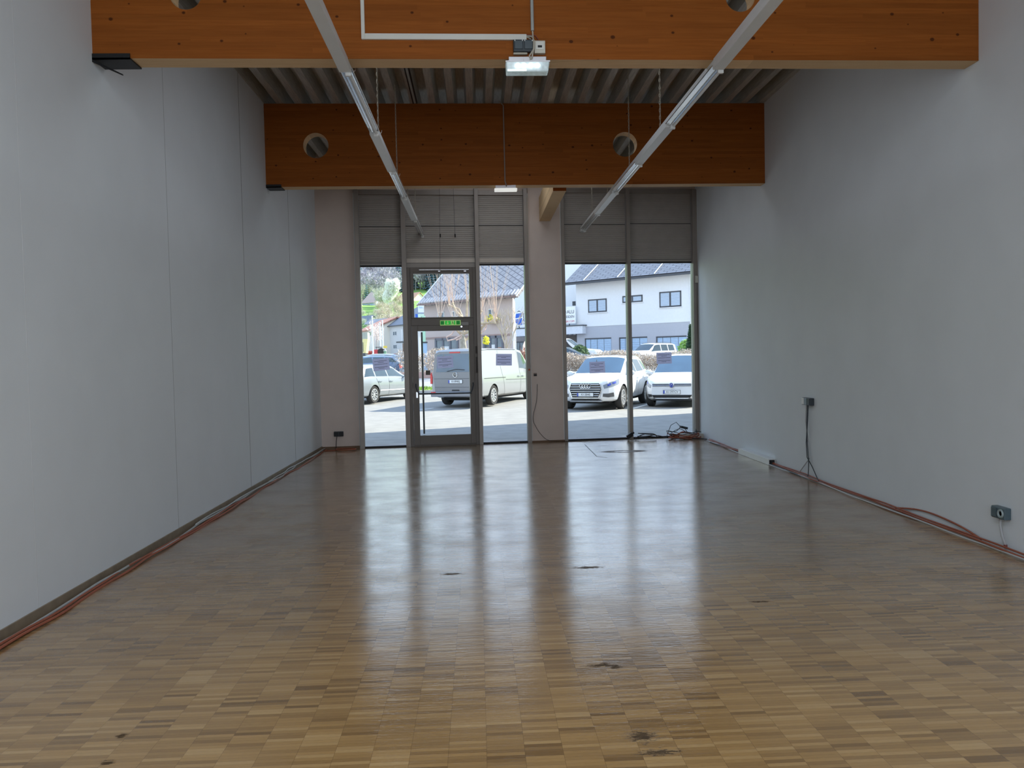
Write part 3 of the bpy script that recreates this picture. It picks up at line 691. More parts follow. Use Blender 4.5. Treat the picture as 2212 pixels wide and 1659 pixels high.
b = MB(); b.box(a.x+.015, c.x-.015, y2-.02, y2+.06, 3.825, 3.872); b.build('bracket', M_LBR, r, bevel=.003)
b = MB(); b.box(a.x, c.x, y2-.04, y2+.07, 3.795, 3.828); b.build('shell', mat('lit_strip', (.85, .87, .83), .3, emit=.55, ecol=(1, 1, .95)), r, bevel=.006)
k = at(1087, 224, B2Y+.0); k2 = at(1091, 400, B2Y)
b = MB(); b.tube([(k.x-.06, B2Y+.0, 4.99), (k.x, B2Y-.008, 4.93), (k2.x, B2Y-.008, 3.92), (k2.x+.02, B2Y+.0, 3.85)], .008, 8)
tag(b.build('conduit_pipe', mat('brown_grey_conduit', (.30, .24, .20), .5), smooth=True), 'thin grey conduit running down the far beam to the strip lamp', 'pipe')
# perforated strip under the deck
p = at(869, 152, 6.6)
p = at(876, 200, 9.3)
b = MB(); b.box(p.x-.0, p.x+.03, 6.2, B2Y-.1, 4.935, 4.945); b.mi = 1; b.box(p.x-.015, p.x, 6.2, B2Y-.1, 4.93, 4.962); b.box(p.x+.03, p.x+.045, 6.2, B2Y-.1, 4.93, 4.962)
tag(b.build('cable_tray', [M_COND, M_STEEL]), 'narrow cable tray with dark edges under the ceiling ribs', 'cable tray')

# ------------------------------------------------------------------ suspended light trunking
M_TRK = mat('white_trunking', (.74, .76, .76), .38, var=.02); M_REF = mat('lamp_reflector', (.70, .73, .75), .16, metal=.85, var=.03)
M_TUBE = mat('unlit_tube', (.80, .82, .82), .2, var=.02)
ZR = 3.70
def link_mesh(z0, z1, x, y, b):
    n = int((z1-z0)/.036); 
    for i in range(n):
        c = z0+(i+.5)*(z1-z0)/n; h = (z1-z0)/n*.62; wv = .0075
        ang = PI/4 if i % 2 else -PI/4
        pts = []
        for k in range(8):
            t = 2*PI*k/8; pts.append((x+wv*math.cos(t)*math.cos(ang), y+wv*math.cos(t)*math.sin(ang), c+h*math.sin(t)))
        b.tube(pts, .0028, 3, closed=True)
def trunk(name, label, xc, wid, secs, yend, chains):
    r = thing(name, label, 'light trunking', (xc, 7.5, ZR))
    h = .075
    b = MB()
    b.box(xc-wid*.32, xc+wid*.32, 1.0, yend, ZR+.035, ZR+h+.02); b.build('spine', M_TRK, r, bevel=.003)
    yprev = 1.0
    for (ya, yb_) in secs:
        if ya > yprev:
            b = MB(); b.box(xc-wid/2, xc+wid/2, yprev, ya-.002, ZR, ZR+.036); b.build('blank_cover', M_TRK, r, bevel=.004)
        # lamp section: shallow reflector with a bare tube
        b = MB(); pr = [(-wid*.5, ZR+.028), (-wid*.42, ZR+.034), (-wid*.16, ZR+.012), (0, ZR+.016), (wid*.16, ZR+.012), (wid*.42, ZR+.034), (wid*.5, ZR+.028), (wid*.5, ZR+.038), (-wid*.5, ZR+.038)]
        b.prism([(xc+p[0], ya, p[1]) for p in pr], (0, yb_-ya, 0)); lm = b.build('reflector', M_REF, r)
        b = MB(); b.cyl((xc+wid*.30, ya+.03, ZR+.006), (xc+wid*.30, yb_-.03, ZR+.006), .0125, 12); b.build('tube', M_TUBE, lm, smooth=True)
        for yy in (ya, yb_-.03):
            b = MB(); b.box(xc-wid*.02, xc+wid*.48, yy, yy+.03, ZR-.022, ZR+.03); b.build('lamp_holder', M_WHITE, lm, bevel=.005)
        yprev = yb_
    if yend > yprev+.01:
        b = MB(); b.box(xc-wid/2, xc+wid/2, yprev, yend, ZR, ZR+.036); b.build('blank_cover', M_TRK, r, bevel=.004)
    for yy in chains:
        b = MB(); link_mesh(ZR+.12, 4.965, xc, yy, b); ch = b.build('chain', mat('zinc_chain', (.42, .38, .30), .5, metal=.3), r)
        b = MB(); b.tube([(xc-.03, yy, ZR+.09), (xc-.012, yy, ZR+.10), (xc, yy, ZR+.12), (xc+.012, yy, ZR+.10), (xc+.03, yy, ZR+.12), (xc+.034, yy, ZR+.14)], .0035, 5); b.build('hook', mat('zinc_hook', (.6, .58, .54), .3, metal=.8), ch)
    return r
trunk('light_trunking', 'long white suspended light rail on chains, left of the emergency lamps', -.938, .088, [(6.01, 7.65), (9.18, 10.7), (12.4, 14.0)], 14.13-.08, (3.0, 6.3, 8.0, 9.85, 11.35, 12.75))
trunk('light_trunking', 'long white suspended light rail on chains, nearer the right wall', 1.883, .090, [(6.0, 7.5), (8.96, 10.5), (12.06, 13.65)], 13.84, (3.0, 6.2, 7.9, 9.5, 11.1, 12.6))

# ------------------------------------------------------------------ right wall sockets and their cables
M_GREYC = mat('grey_cable', (.42, .42, .42), .5); M_BLKC = mat('black_cable', (.02, .02, .02), .5); M_ORC = mat('terracotta_cable', (.34, .095, .048), .6); M_WHC = mat('pale_grey_cable', (.55, .56, .56), .5)
def wall_r(px, py):
    p = wallx(px, py, 4.0)
    for _ in range(4): p = wallx(px, py, XR(p.y))
    return p
p = wall_r(1750, 867)
r = thing('wall_socket', 'triple wall socket on the right wall with three cables dropping from it', 'socket', (p.x, p.y, p.z-.05))
def rb(b, y0, y1, d0, d1, z0, z1): b.box(p.x-d1, p.x-d0, y0, y1, z0, z1)
b = MB(); rb(b, p.y-.12, p.y+.12, 0, .055, p.z-.044, p.z+.044); b.build('housing', M_DARK, r, bevel=.006)
for i, m in ((0, M_DARK), (1, mat('slate_flap', (.16, .22, .26), .3)), (2, M_WHITE)):
    b = MB(); yy = p.y-.12+.08*i; rb(b, yy+.006, yy+.074, .055, .062, p.z-.038, p.z+.04); b.build('flap', m, r, bevel=.004)
for i, (m, dy, e) in enumerate(((M_GREYC, .06, .30), (M_DARK, .01, -.02), (M_DARK, -.03, -.35))):
    b = MB(); x = p.x-.02-.008*i
    b.tube([(x, p.y+dy, p.z-.04), (x-.005, p.y+dy+.015, p.z-.25), (x, p.y+.03-dy*.3, p.z-.5), (x-.005, p.y-.01-dy*.5, p.z-.68), (x, p.y+e*.35, .16), (x-.01, p.y+e*.8, .05), (x-.02, p.y+e, .025)], .006, 8); b.build('cable', m, r, smooth=True)
p = wall_r(2170, 1107)
r = thing('wall_socket', 'grey twin socket low on the right wall, nearest the camera', 'socket', (p.x, p.y, p.z-.06))
b = MB(); rb(b, p.y-.078, p.y+.078, 0, .055, p.z-.045, p.z+.045); b.build('housing', mat('slate_housing', (.09, .13, .15), .4), r, bevel=.007)
b = MB(); rb(b, p.y+.006, p.y+.068, .055, .063, p.z-.036, p.z+.036); b.build('flap', mat('slate_flap_dark', (.06, .09, .11), .35), r, bevel=.004)
b = MB(); b.lathe((p.x-.055, p.y-.036, p.z), (-1, 0, 0), [(.0, .0), (.018, .0), (.021, .008), (.03, .01), (.034, .0)], 20); b.build('open_port', mat('pale_port', (.35, .42, .42), .4), r, smooth=True)
b = MB(); x = p.x-.03
b.tube([(x, p.y+.0, p.z-.04), (x, p.y+.005, p.z-.1), (x-.01, p.y-.03, p.z-.17), (x, p.y-.055, p.z-.24), (x-.005, p.y-.05, p.z-.32), (x-.02, p.y-.01, .02)], .01, 8); b.build('cable', M_GREYC, r, smooth=True)
b = MB(); b.cyl((x, p.y-.054, p.z-.232), (x, p.y-.056, p.z-.25), .0125, 10); b.build('tie', mat('dark_red_tie', (.2, .04, .03), .5), r)

# ------------------------------------------------------------------ loose cables along the walls
def run(name, label, m, pts, r, gap=None):
    # resample through a Catmull-Rom curve
    P = [Vector(q) for q in pts]; out = []
    for i in range(len(P)-1):
        a, b_, c, d = P[max(i-1, 0)], P[i], P[i+1], P[min(i+2, len(P)-1)]
        for k in range(5):
            t = k/5; out.append(.5*((2*b_)+(c-a)*t+(2*a-5*b_+4*c-d)*t*t+(3*b_-a-3*c+d)*t**3))
    out.append(P[-1])
    b = MB(); b.tube(out, r, 6); return tag(b.build(name, m, smooth=True), label, 'cable')
rnd = random.Random(3)
def along_left(off, amp, y0, y1, lift=0.0, ph=0.0):
    pts = []; y = y0
    while y < y1:
        pts.append((XL+.02+off+amp*math.sin(y*1.7+ph)+rnd.uniform(-.012, .012)*(1+amp*20), y, .009+lift+.006*math.sin(y*3.1+ph))); y += .34
    pts.append((XL+.02+off, y1, .01)); return pts
run('floor_cable', 'outermost terracotta cable along the foot of the left wall', M_ORC, along_left(.075, .014, 2.6, 13.7, .0, .4), .0085)
run('floor_cable', 'terracotta cable close inside the outermost one by the left wall', M_ORC, along_left(.056, .012, 2.6, 9.0, .012, 1.1), .008)
run('floor_cable', 'grey cable wavering along the foot of the left wall', M_GREYC, along_left(.038, .018, 3.2, 13.6, .012, 2.3), .0085)
run('floor_cable', 'pale cable pressed against the left skirting', M_WHC, along_left(.028, .012, 7.5, 13.9, .02, 3.9), .007)
cl = TF @ Vector((fac(750, 968)[0], -.25, .012))
pts = [(XL+.1, 13.55, .01), (XL+.25, 13.6, .01)]+[(cl.x+.17*math.cos(t), cl.y+.10*math.sin(t), .012+.002*t) for t in [PI+.6*k for k in range(12)]]
run('floor_cable', 'small ring of orange cable on the floor by the left pier', M_ORC, pts, .008)
def along_right(off, amp, y0, y1, lift=0.0, ph=0.0):
    pts = []; y = y0
    while y < y1:
        pts.append((XR(y)-.02-off+amp*math.sin(y*1.9+ph)+rnd.uniform(-.008, .008), y, .009+lift+.005*math.sin(y*3.3+ph))); y += .32
    return pts
run('floor_cable', 'thick terracotta cable along the foot of the right wall', M_ORC, along_right(.032, .010, 4.6, 13.75, .012, .2), .0085)
run('floor_cable', 'second terracotta cable lying against the right wall foot', M_ORC, along_right(.018, .006, 4.6, 13.6, .026, 1.5), .008)
run('floor_cable', 'pale grey cable weaving along the foot of the right wall', M_WHC, along_right(.055, .015, 4.6, 13.8, .0, 2.8), .007)
run('floor_cable', 'dark cable under the terracotta ones by the right wall', M_BLKC, along_right(.044, .012, 8.6, 13.7, .004, 4.0), .0065)
run('floor_cable', 'terracotta loop standing off the right wall near the low twin socket', M_ORC, [(XR(7.3)-.03, 7.3, .03), (XR(7.0)-.012, 7.0, .075), (XR(6.7)-.012, 6.7, .09), (XR(6.3)-.02, 6.3, .07), (XR(6.0)-.03, 6.0, .03)], .008)
# white duct piece against the right wall
a = wall_r(1609, 982); c = wall_r(1675, 1000)
r = thing('cable_duct', 'short white duct cover on the floor along the right wall', 'cable duct', ((a.x+c.x)/2, (a.y+c.y)/2, 0))
b = MB()
for y0, y1 in ((c.y, c.y+(a.y-c.y)*.62), (c.y+(a.y-c.y)*.63, a.y)):
    x0 = XR((y0+y1)/2); b.box(x0-.10, x0-.005, y0, y1, .0, .085)
b.build('cover', M_WHITE, r, bevel=.004)
b = MB(); x0 = XR(c.y); b.box(x0-.085, x0-.012, c.y-.004, c.y+.002, .012, .07); b.build('open_end', M_GASK, r)

# cable heap with power brick in the right corner
hx, hy = (TF @ Vector((3.75, -.30, 0))).x, (TF @ Vector((3.75, -.30, 0))).y
b = MB(TF); b.box(3.66, 4.05, -.34, -.12, .0, .085); b.mi = 0
tag(b.build('cable_box', mat('cream_box', (.52, .48, .42), .6), bevel=.006), 'low cream box on the floor under the tangled orange cables', 'box')
for i, (m, lab, rr) in enumerate(((M_ORC, 'tangled orange cable coil at the right shopfront corner', .0085), (M_BLKC, 'black lead looping over the orange tangle', .006))):
    pts = []; R_ = random.Random(20+i)
    for k in range(46 if i == 0 else 22):
        t = k*.62; rx = R_.uniform(.18, .36); ry = R_.uniform(.10, .24)
        pts.append((hx+rx*math.cos(t)-.05, hy+ry*math.sin(t), .012+(R_.uniform(0, .10) if k > 12 else R_.uniform(0, .05))+(.05 if i else 0)+(.09 if i and k % 7 == 3 else 0)))
    run('cable_coil', lab, m, pts, rr)
T = TF @ Matrix.Translation((3.70, -.26, .20)) @ Matrix.Rotation(.25, 4, 'Y') @ Matrix.Rotation(.3, 4, 'Z')
b = MB(T); b.box(-.075, .075, -.03, .03, -.022, .022); tag(b.build('power_brick', M_DARK, bevel=.008), 'black power brick perched on the cable tangle', 'power adapter')
b = MB(TF); b.tube([(3.66, -.26, .19), (3.56, -.26, .30), (3.46, -.26, .25), (3.40, -.25, .10), (3.38, -.24, .02)], .0055, 6)
tag(b.build('brick_lead', M_BLKC, smooth=True), 'black lead arching out of the power brick', 'cable')
# black coil and plug by the mullion
cq = fac(1392, 950, -.12)
pts = [(TF @ Vector((2.82+.0*k, -.17, .02+.02*k))) for k in range(2)]
for k in range(26):
    t = k*.5; pts.append(TF @ Vector((3.02+(.20-.003*k)*math.cos(t+PI), -.20+.10*math.sin(t+PI), .012+.004*k+(.09*max(0, math.sin(t)) if k < 9 else 0))))
pts += [TF @ Vector(q) for q in ((3.25, -.2, .06), (3.4, -.26, .02), (3.6, -.36, .012), (3.85, -.42, .012), (4.0, -.6, .012))]
run('cable_coil', 'black cable coil on the floor by the right shopfront mullion', M_BLKC, pts, .0075)
T = TF @ Matrix.Translation((2.72, -.15, .075)) @ Matrix.Rotation(-.6, 4, 'Y')
b = MB(T); b.box(-.055, .055, -.03, .03, -.035, .035); b.cyl((.055, 0, 0), (.10, 0, 0), .018, 10); tag(b.build('plug_socket', M_STEEL, bevel=.006), 'black coupling plug leaning by the right shopfront mullion', 'plug')
run('floor_cable', 'thin grey cable trailing from the column across to the mullion', M_BLKC, [TF @ Vector(q) for q in ((1.06, -.055, 1.05), (1.04, -.05, .75), (.97, -.05, .45), (1.02, -.05, .28), (1.12, -.05, .13), (1.24, -.065, .035), (1.45, -.09, .012), (1.75, -.12, .01), (1.95, -.10, .03), (2.15, -.13, .012), (2.4, -.10, .012), (2.66, -.13, .03))], .0042)
run('floor_cable', 'pale cable loop on the floor in front of the mullion coil', M_WHC, [TF @ Vector(q) for q in ((2.85, -.30, .01), (2.68, -.36, .01), (2.64, -.50, .01), (2.8, -.58, .01), (3.0, -.58, .01), (3.1, -.5, .012))], .005)

# ------------------------------------------------------------------ ground outside
M_ASPH = mat('forecourt_asphalt', (.285, .275, .255), .92, var=.12, scale=3.0, detail=8.0)  # even grey asphalt of the forecourt
M_PAVE = mat('pink_paving', (.46, .39, .37), .9, var=.08, scale=1.5); M_ROAD = mat('road_asphalt', (.30, .30, .30), .9, var=.06, scale=2.0)
M_MEAD = mat('meadow_grass', (.20, .36, .06), .9, var=.2, scale=.05)
M_LINE = mat('parking_paint', (.75, .75, .72), .8)
def strip_ground(name, m, y0, y1, dz=0.0, x0=-60, x1=90, step=5.0):
    b = MB(); ys = [y0]
    for y, _ in GZ:
        if y0 < y < y1: ys.append(y)
    ys.append(y1)
    vs = []; 
    for y in ys: vs += [(x0*max(1, y/70), y, gz(y)+dz), (x1*max(1, y/70), y, gz(y)+dz)]
    fs = [(2*i, 2*i+1, 2*i+3, 2*i+2) for i in range(len(ys)-1)]
    if dz >= 0: b.add(vs, fs)
    return b.build(name, m, keep=True)
struct(strip_ground('street_asphalt', M_ASPH, 14.2, 33.0))
struct(strip_ground('street_road', M_ROAD, 33.0, 175.0))
# green bank, then wooded hill
b = MB(); ys = [175, 200, 230, 260, 300, 330, 360, 400, 450, 480, 520, 600, 700, 800, 950, 1100]; xs = list(range(-320, 481, 40))
vs = [(x*(y/400+.4), y, gz(y)) for y in ys for x in xs]; k = len(xs)
b.add(vs, [(i*k+j, i*k+j+1, (i+1)*k+j+1, (i+1)*k+j) for i in range(len(ys)-1) for j in range(k-1)])
struct(b.build('hill', M_MEAD, keep=True, smooth=True))
# grass island with kerb between car park and street
def island(x0, x1, y0, y1, sl=0.0):
    b = MB(); z = gz(y0); b.prism([(x0, y0, z-.1), (x1, y0+sl, z-.1), (x1, y1+sl, z-.1), (x0, y1, z-.1)], (0, 0, .22)); return b
M_KERB = mat('pale_kerb_stone', (.45, .43, .40), .85, var=.08, scale=8)
kb = island(-60, 80, 33.2, 36.4); struct(kb.build('kerb', M_KERB, keep=True))
b = MB(); z = gz(33.4)+.125
R_ = random.Random(5)
for i in range(9000):
    x = R_.uniform(-9, 14); y = R_.uniform(33.5, 36.2); zz = gz(33.2)+.12; h = R_.uniform(.04, .14); a = R_.uniform(0, PI); dx, dy = math.cos(a)*.03, math.sin(a)*.03
    b.add([(x-dx, y-dy, zz), (x+dx, y+dy, zz), (x+R_.uniform(-.04, .04), y+R_.uniform(-.04, .04), zz+h)], [(0, 1, 2)])
b.box(-60, 80, 33.4, 36.25, zz-.05, zz+.012)
tag(b.build('grass', mat('verge_grass', (.24, .36, .07), .9, var=.3, scale=3), keep=True), 'strip of fresh green grass behind the parked cars', 'grass', kind='stuff')
# white parking lines
def pline(p, q, lab):
    p = Vector(p); q = Vector(q); d = (q-p).normalized(); nn = Vector((-d.y, d.x, 0))*.05; z = Vector((0, 0, .004))
    b = MB(); b.prism([p-nn+z, q-nn+z, q+nn+z, p+nn+z], (0, 0, .004)); struct(b.build('parking_line', M_LINE))
g_ = -.06
pline((4.35, 22.6, g_), (6.9, 28.0, g_), '')
pline((-1.95, 24.7, g_), (1.2, 29.6, g_), '')
# unseen wing added right of the shop; its corner casts the forecourt shade line
b = MB(); b.box(7.0, 22.0, 14.9, 21.25, -.1, 10.0); b.mi = 1
for z in (1.0, 4.3, 7.3):
    for y in (15.6, 18.3): b.box(6.97, 7.0, y, y+1.6, z, z+1.5)
tag(b.build('house', [mat('shade_wing_render', (.66, .65, .63), .85), mat('shade_wing_window', (.05, .06, .07), .2)], keep=False), 'rendered wing added out of view right of the forecourt to shade it', 'building')
b = MB(TF); b.box(UL-9, 4.6, .2, .45, 5.3, 6.2); b.box(UL-9, UL-.02, 0, .3, 0, 5.3); struct(b.build('wall_outer', mat('outer_render', (.6, .6, .58), .85), keep=True))

# ------------------------------------------------------------------ cars
M_TYRE = mat('tyre_rubber', (.035, .034, .033), .85); M_RIMS = mat('alloy_rim', (.66, .67, .68), .35, metal=.6); M_WELL = mat('wheel_well', (.015, .015, .015), .9)
M_CGL = mat('car_glass', (.035, .06, .075), .06, var=.15, scale=1.5, spec=.9); M_CGB = mat('car_glass_blue', (.06, .12, .19), .05, var=.2, scale=1.2, spec=1.0)
M_TRIM = mat('black_car_trim', (.03, .03, .032), .5); M_CHR = mat('bright_chrome', (.85, .86, .88), .12, metal=1.0); M_LAMP = mat('lamp_lens', (.27, .30, .35), .08, spec=.9, var=.12, scale=14)
M_RED = mat('tail_lamp_red', (.65, .02, .02), .25, coat=.5); M_PLATE = mat('white_plate', (.82, .83, .82), .5); M_PBLUE = mat('plate_blue', (.03, .07, .45), .5); M_GAP = mat('panel_gap', (.05, .055, .06), .8)
def paint(name, rgb, metal=0.0): return mat(name, rgb, .28, metal=metal, var=.02, coat=.6)
P_WHITE = paint('white_paint', (.82, .83, .84)); P_SILV = paint('silver_paint', (.32, .35, .37), .3); P_VAN = paint('silver_grey_paint', (.37, .38, .385), .25); P_BLUE = paint('blue_paint', (.10, .16, .27)); P_DARK = paint('dark_blue_paint', (.045, .06, .08))
def interp(keys, x):
    if x <= keys[0][0]: return keys[0][1]
    for (a, va), (c, vc) in zip(keys, keys[1:]):
        if x <= c:
            t = (x-a)/(c-a); return va+(vc-va)*t
    return keys[-1][1]
def cr1(p0, p1, p2, p3, t):
    return .5*((2*p1)+(p2-p0)*t+(2*p0-5*p1+4*p2-p3)*t*t+(3*p1-p0-3*p2+p3)*t**3)
class Car:
    # body surface: x forward, y to the car's left, z up; v runs 0 (floor middle) .. 8 (roof middle)
    def __init__(s, S): s.S = S
    def sec(s, x):
        S = s.S; zb = interp(S['zb'], x); zl = interp(S['belt'], x); zt = interp(S['top'], x); w = interp(S['w'], x); wr = interp(S['wr'], x)*w
        zl = min(zl, zt-.015); h = zl-zb; k6 = S.get('k6', .88)
        return [(0, zb), (.80*w, zb), (.94*w, zb+.06), (w*.99, zb+.34*h), (w, zb+.68*h), (w*.955, zl), (wr, zl+(zt-zl)*k6), (wr*.70, zt-(zt-zl)*.035), (0, zt)]
    def pt(s, x, v, side=1):
        P = s.sec(x); v = max(0, min(8, v)); i = min(7, int(v)); t = v-i
        g = lambda k: P[max(0, min(8, k))]
        if i in (0, 5): y = P[i][0]+(P[i+1][0]-P[i][0])*t; z = P[i][1]+(P[i+1][1]-P[i][1])*t
        else:
            q0 = g(i-1); q3 = g(i+2)
            if i == 7: q3 = (-P[6][0], P[6][1])
            if i == 1: q0 = P[1]
            if i == 4: q3 = (P[5][0]*2-P[4][0]-.0, P[5][1]*2-P[4][1])
            if i == 6: q0 = (P[6][0]+.02, P[6][1]-.08)
            y = cr1(q0[0], P[i][0], P[i+1][0], q3[0], t); z = cr1(q0[1], P[i][1], P[i+1][1], q3[1], t)
        return Vector((x, side*y, z))
    def nrm(s, x, v, side=1):
        e = 1e-3; a = s.pt(x+e, v, side)-s.pt(x-e, v, side); b = s.pt(x, min(8, v+e), side)-s.pt(x, max(0, v-e), side)
        n = b.cross(a)*side
        return n.normalized() if n.length > 1e-12 else Vector((0, 0, 1))
    def body(s):
        S = s.S; L = S['L']; xs = sorted(set([round(-L/2+L*i/70, 4) for i in range(71)]+[k[0] for kk in ('zb', 'belt', 'top', 'w', 'wr') for k in S[kk] if -L/2 < k[0] < L/2]))
        vv = [0, 1, 1.5, 2, 2.5, 3, 3.5, 4, 4.5, 5, 5.5, 6, 6.33, 6.66, 7, 7.5, 8]; ring = []
        for x in xs:
            ring.append([s.pt(x, v, -1) for v in reversed(vv)]+[s.pt(x, v, 1) for v in vv[1:-1]])
        n = len(ring[0]); b = MB(); b.add([p for r in ring for p in r], [(i*n+k, i*n+(k+1) % n, (i+1)*n+(k+1) % n, (i+1)*n+k) for i in range(len(xs)-1) for k in range(n)]+[tuple(range(n-1, -1, -1)), tuple((len(xs)-1)*n+k for k in range(n))])
        return b
    def patch(s, corners, side=1, off=.004, nu=8, nv=4, b=None):
        # corners: four (x, v) going round; bilinear patch laid on the body
        b = b or MB(); (x0, v0), (x1, v1), (x2, v2), (x3, v3) = corners; vs = []
        for i in range(nu+1):
            for j in range(nv+1):
                a, c = i/nu, j/nv
                x = (x0*(1-a)+x1*a)*(1-c)+(x3*(1-a)+x2*a)*c; v = (v0*(1-a)+v1*a)*(1-c)+(v3*(1-a)+v2*a)*c
                vs.append(s.pt(x, v, side)+s.nrm(x, v, side)*off)
        fs = [(i*(nv+1)+j, (i+1)*(nv+1)+j, (i+1)*(nv+1)+j+1, i*(nv+1)+j+1) for i in range(nu) for j in range(nv)]
        b.add(vs, fs if side < 0 else [q[::-1] for q in fs]); return b
    def across(s, xa, xb, v0, off=.004, nu=6, b=None, taper=0.0):
        b = b or MB()
        for sd in (1, -1): s.patch([(xa, v0), (xb, v0+taper), (xb, 8), (xa, 8)], sd, off, nu, 8, b)
        return b
def wheel(parent, x, y, r, wd, side, spokes, hub_r=.66):
    b = MB(); a = (0, side, 0); c = (x, y, r)
    b.lathe(c, a, [(r*hub_r, -wd*.5), (r*.93, -wd*.5), (r, -wd*.32), (r, wd*.32), (r*.93, wd*.5), (r*hub_r, wd*.44)], 28); wl = b.build('wheel', M_TYRE, parent, smooth=True)
    b = MB(); b.lathe(c, a, [(0, wd*.1), (r*.2, wd*.12), (r*hub_r*.97, wd*.1)], 28); b.mi = 1
    b.lathe(c, a, [(r*hub_r*1.02, wd*.44), (r*hub_r*.9, wd*.46), (r*hub_r*.88, wd*.2)], 28)
    b.lathe(c, a, [(0, wd*.4), (r*.10, wd*.4), (r*.13, wd*.3)], 14)
    for k in range(spokes):
        t = 2*PI*k/spokes+.2; ca, sa = math.cos(t), math.sin(t); e = .55*PI/spokes
        ri, ro = r*.10, r*hub_r*.92; q = []
        for rr, ee in ((ri, e*1.5), (ro, e*.62)):
            for u in (-ee, ee): q.append((rr*math.cos(t+u), rr*math.sin(t+u)))
        f = lambda p, h: Vector((x+p[0], y+side*h, r+p[1]))
        b.hexa([f(q[0], wd*.2), f(q[1], wd*.2), f(q[3], wd*.2), f(q[2], wd*.2)], [f(q[0], wd*.36), f(q[1], wd*.36), f(q[3], wd*.43), f(q[2], wd*.43)])
    b.build('rim', [M_WELL, M_RIMS], wl, smooth=True, angle=30)
def endplate(r, x, zc, sgn, body, yc=0.0, w=.52, h=.11):
    # sgn +1: front of the car, facing +x ; -1: rear
    T = Matrix.Translation((x, yc, zc)) @ Matrix.Rotation(PI/2 if sgn > 0 else -PI/2, 4, 'Z')
    b = MB(T); b.box(-w/2-.008, w/2+.008, -.008, .004, -h/2-.008, h/2+.008); hd = b.build('plate_holder', M_TRIM, r)
    b = MB(T); b.box(-w/2, w/2, -.012, -.008, -h/2, h/2); pl = b.build('number_plate', M_PLATE, r)
    b = MB(T); b.box(-w/2+.004, -w/2+.045, -.014, -.012, -h/2+.004, h/2-.004); b.build('blue_band', M_PBLUE, pl)
    T2 = T @ Matrix.Translation((.02, -.014, 0)); text_mb(T2, body, h*.86, .001, 'CENTER', .98).build('plate_lettering', mat('plate_black', (.02, .02, .02), .6), pl)
def make_car(name, label, S, pos, head, col, cat='car', group=None, low=False):
    # head: unit (x, y) the car's nose points to
    r = thing(name, label, cat, (0, 0, 0), group)
    c = Car(S); L = S['L']; W = S['W']; rw = S['rw']; b = c.body(); o = b.build('body', [col, M_WELL], r, smooth=True, angle=32)
    for ax in S['axles']:
        cb = MB(); cb.cyl((ax, -W, rw), (ax, W, rw), rw*1.13, 32); bool_cut(o, cb.build('arch', [col], keep=True))
    for p in o.data.polygons:
        q = p.center
        if any(math.hypot(q.x-ax, q.z-rw) < rw*1.125 for ax in S['axles']): p.material_index = 1
    me = o.data; me.polygons.foreach_set('use_smooth', [True]*len(me.polygons)); me.set_sharp_from_angle(angle=math.radians(32))
    for ax in S['axles']:
        for sd in (1, -1): wheel(r, ax, sd*(W/2-.115), rw, .215, sd, S.get('spokes', 10))
    b = MB(); b.box(-L/2+.35, L/2-.35, -W*.34, W*.34, .20, .42); b.build('underbody', M_WELL, r)
    return r, c
def place(r, pos, head, s=1.0):
    r.location = (pos[0], pos[1], gz(pos[1])); r.rotation_euler = (0, 0, math.atan2(head[1], head[0])); r.scale = (s, s, s)
def glass(r, c, wins, m=M_CGL, name='side_window'):
    for sd in (1, -1):
        for q in wins: c.patch(q, sd, .004, 8, 5).build(name, m, r, smooth=True)
def gaps(r, c, lines, w_=.012):
    for sd in (1, -1):
        for (xa, va, xb, vb) in lines: c.patch([(xa, va), (xa+w_, va), (xb+w_, vb), (xb, vb)], sd, .0025, 1, 10).build('door_seam', M_GAP, r)
def handles(r, c, xs, v, m):
    for sd in (1, -1):
        for x in xs:
            p = c.pt(x, v, sd); n = c.nrm(x, v, sd); b = MB(); b.tube([p-Vector((.11, 0, 0))+n*.01, p-Vector((.09, 0, 0))+n*.04, p+Vector((.09, 0, 0))+n*.04, p+Vector((.11, 0, 0))+n*.01], .014, 6); b.build('door_handle', m, r, smooth=True)
def mirrors(r, c, x, z, m, sz=.11):
    for sd in (1, -1):
        y = c.pt(x, 5.1, sd).y; b = MB(); b.ball((x, y+sd*.13, z), .07, sz, sz*.72, 12); b.tube([(x+.02, y-sd*.03, z-.05), (x, y+sd*.08, z-.03)], .02, 6); mm = b.build('wing_mirror', m, r, smooth=True)
        b = MB(); b.box(x-.071, x-.06, y+sd*.06, y+sd*.21, z-.05, z+.05); b.build('mirror_glass', M_CHR, mm)
def badge_w(r, x, zc, sgn, rad):
    # round emblem: ring with a V over a W
    T = Matrix.Translation((x, 0, zc)) @ Matrix.Rotation(PI/2 if sgn > 0 else -PI/2, 4, 'Z')
    b = MB(T); b.cyl((0, .004, 0), (0, -.006, 0), rad, 28); bd = b.build('emblem', M_PBLUE if sgn > 0 else M_TRIM, r)
    b = MB(T); pts = [(rad*.93*math.cos(2*PI*k/32), -.01, rad*.93*math.sin(2*PI*k/32)) for k in range(32)]; b.tube(pts, rad*.10, 6, closed=True)
    q = rad*.80; t = rad*.085
    for l in ([(-.42, .78), (0, .10), (.42, .78)], [(-.80, .42), (-.40, -.62), (0, .02), (.40, -.62), (.80, .42)]):
        b.tube([(a*q/.8*.9, -.01, e*q/.8*.9) for a, e in l], t, 5)
    b.build('emblem_relief', M_CHR, bd, smooth=True)

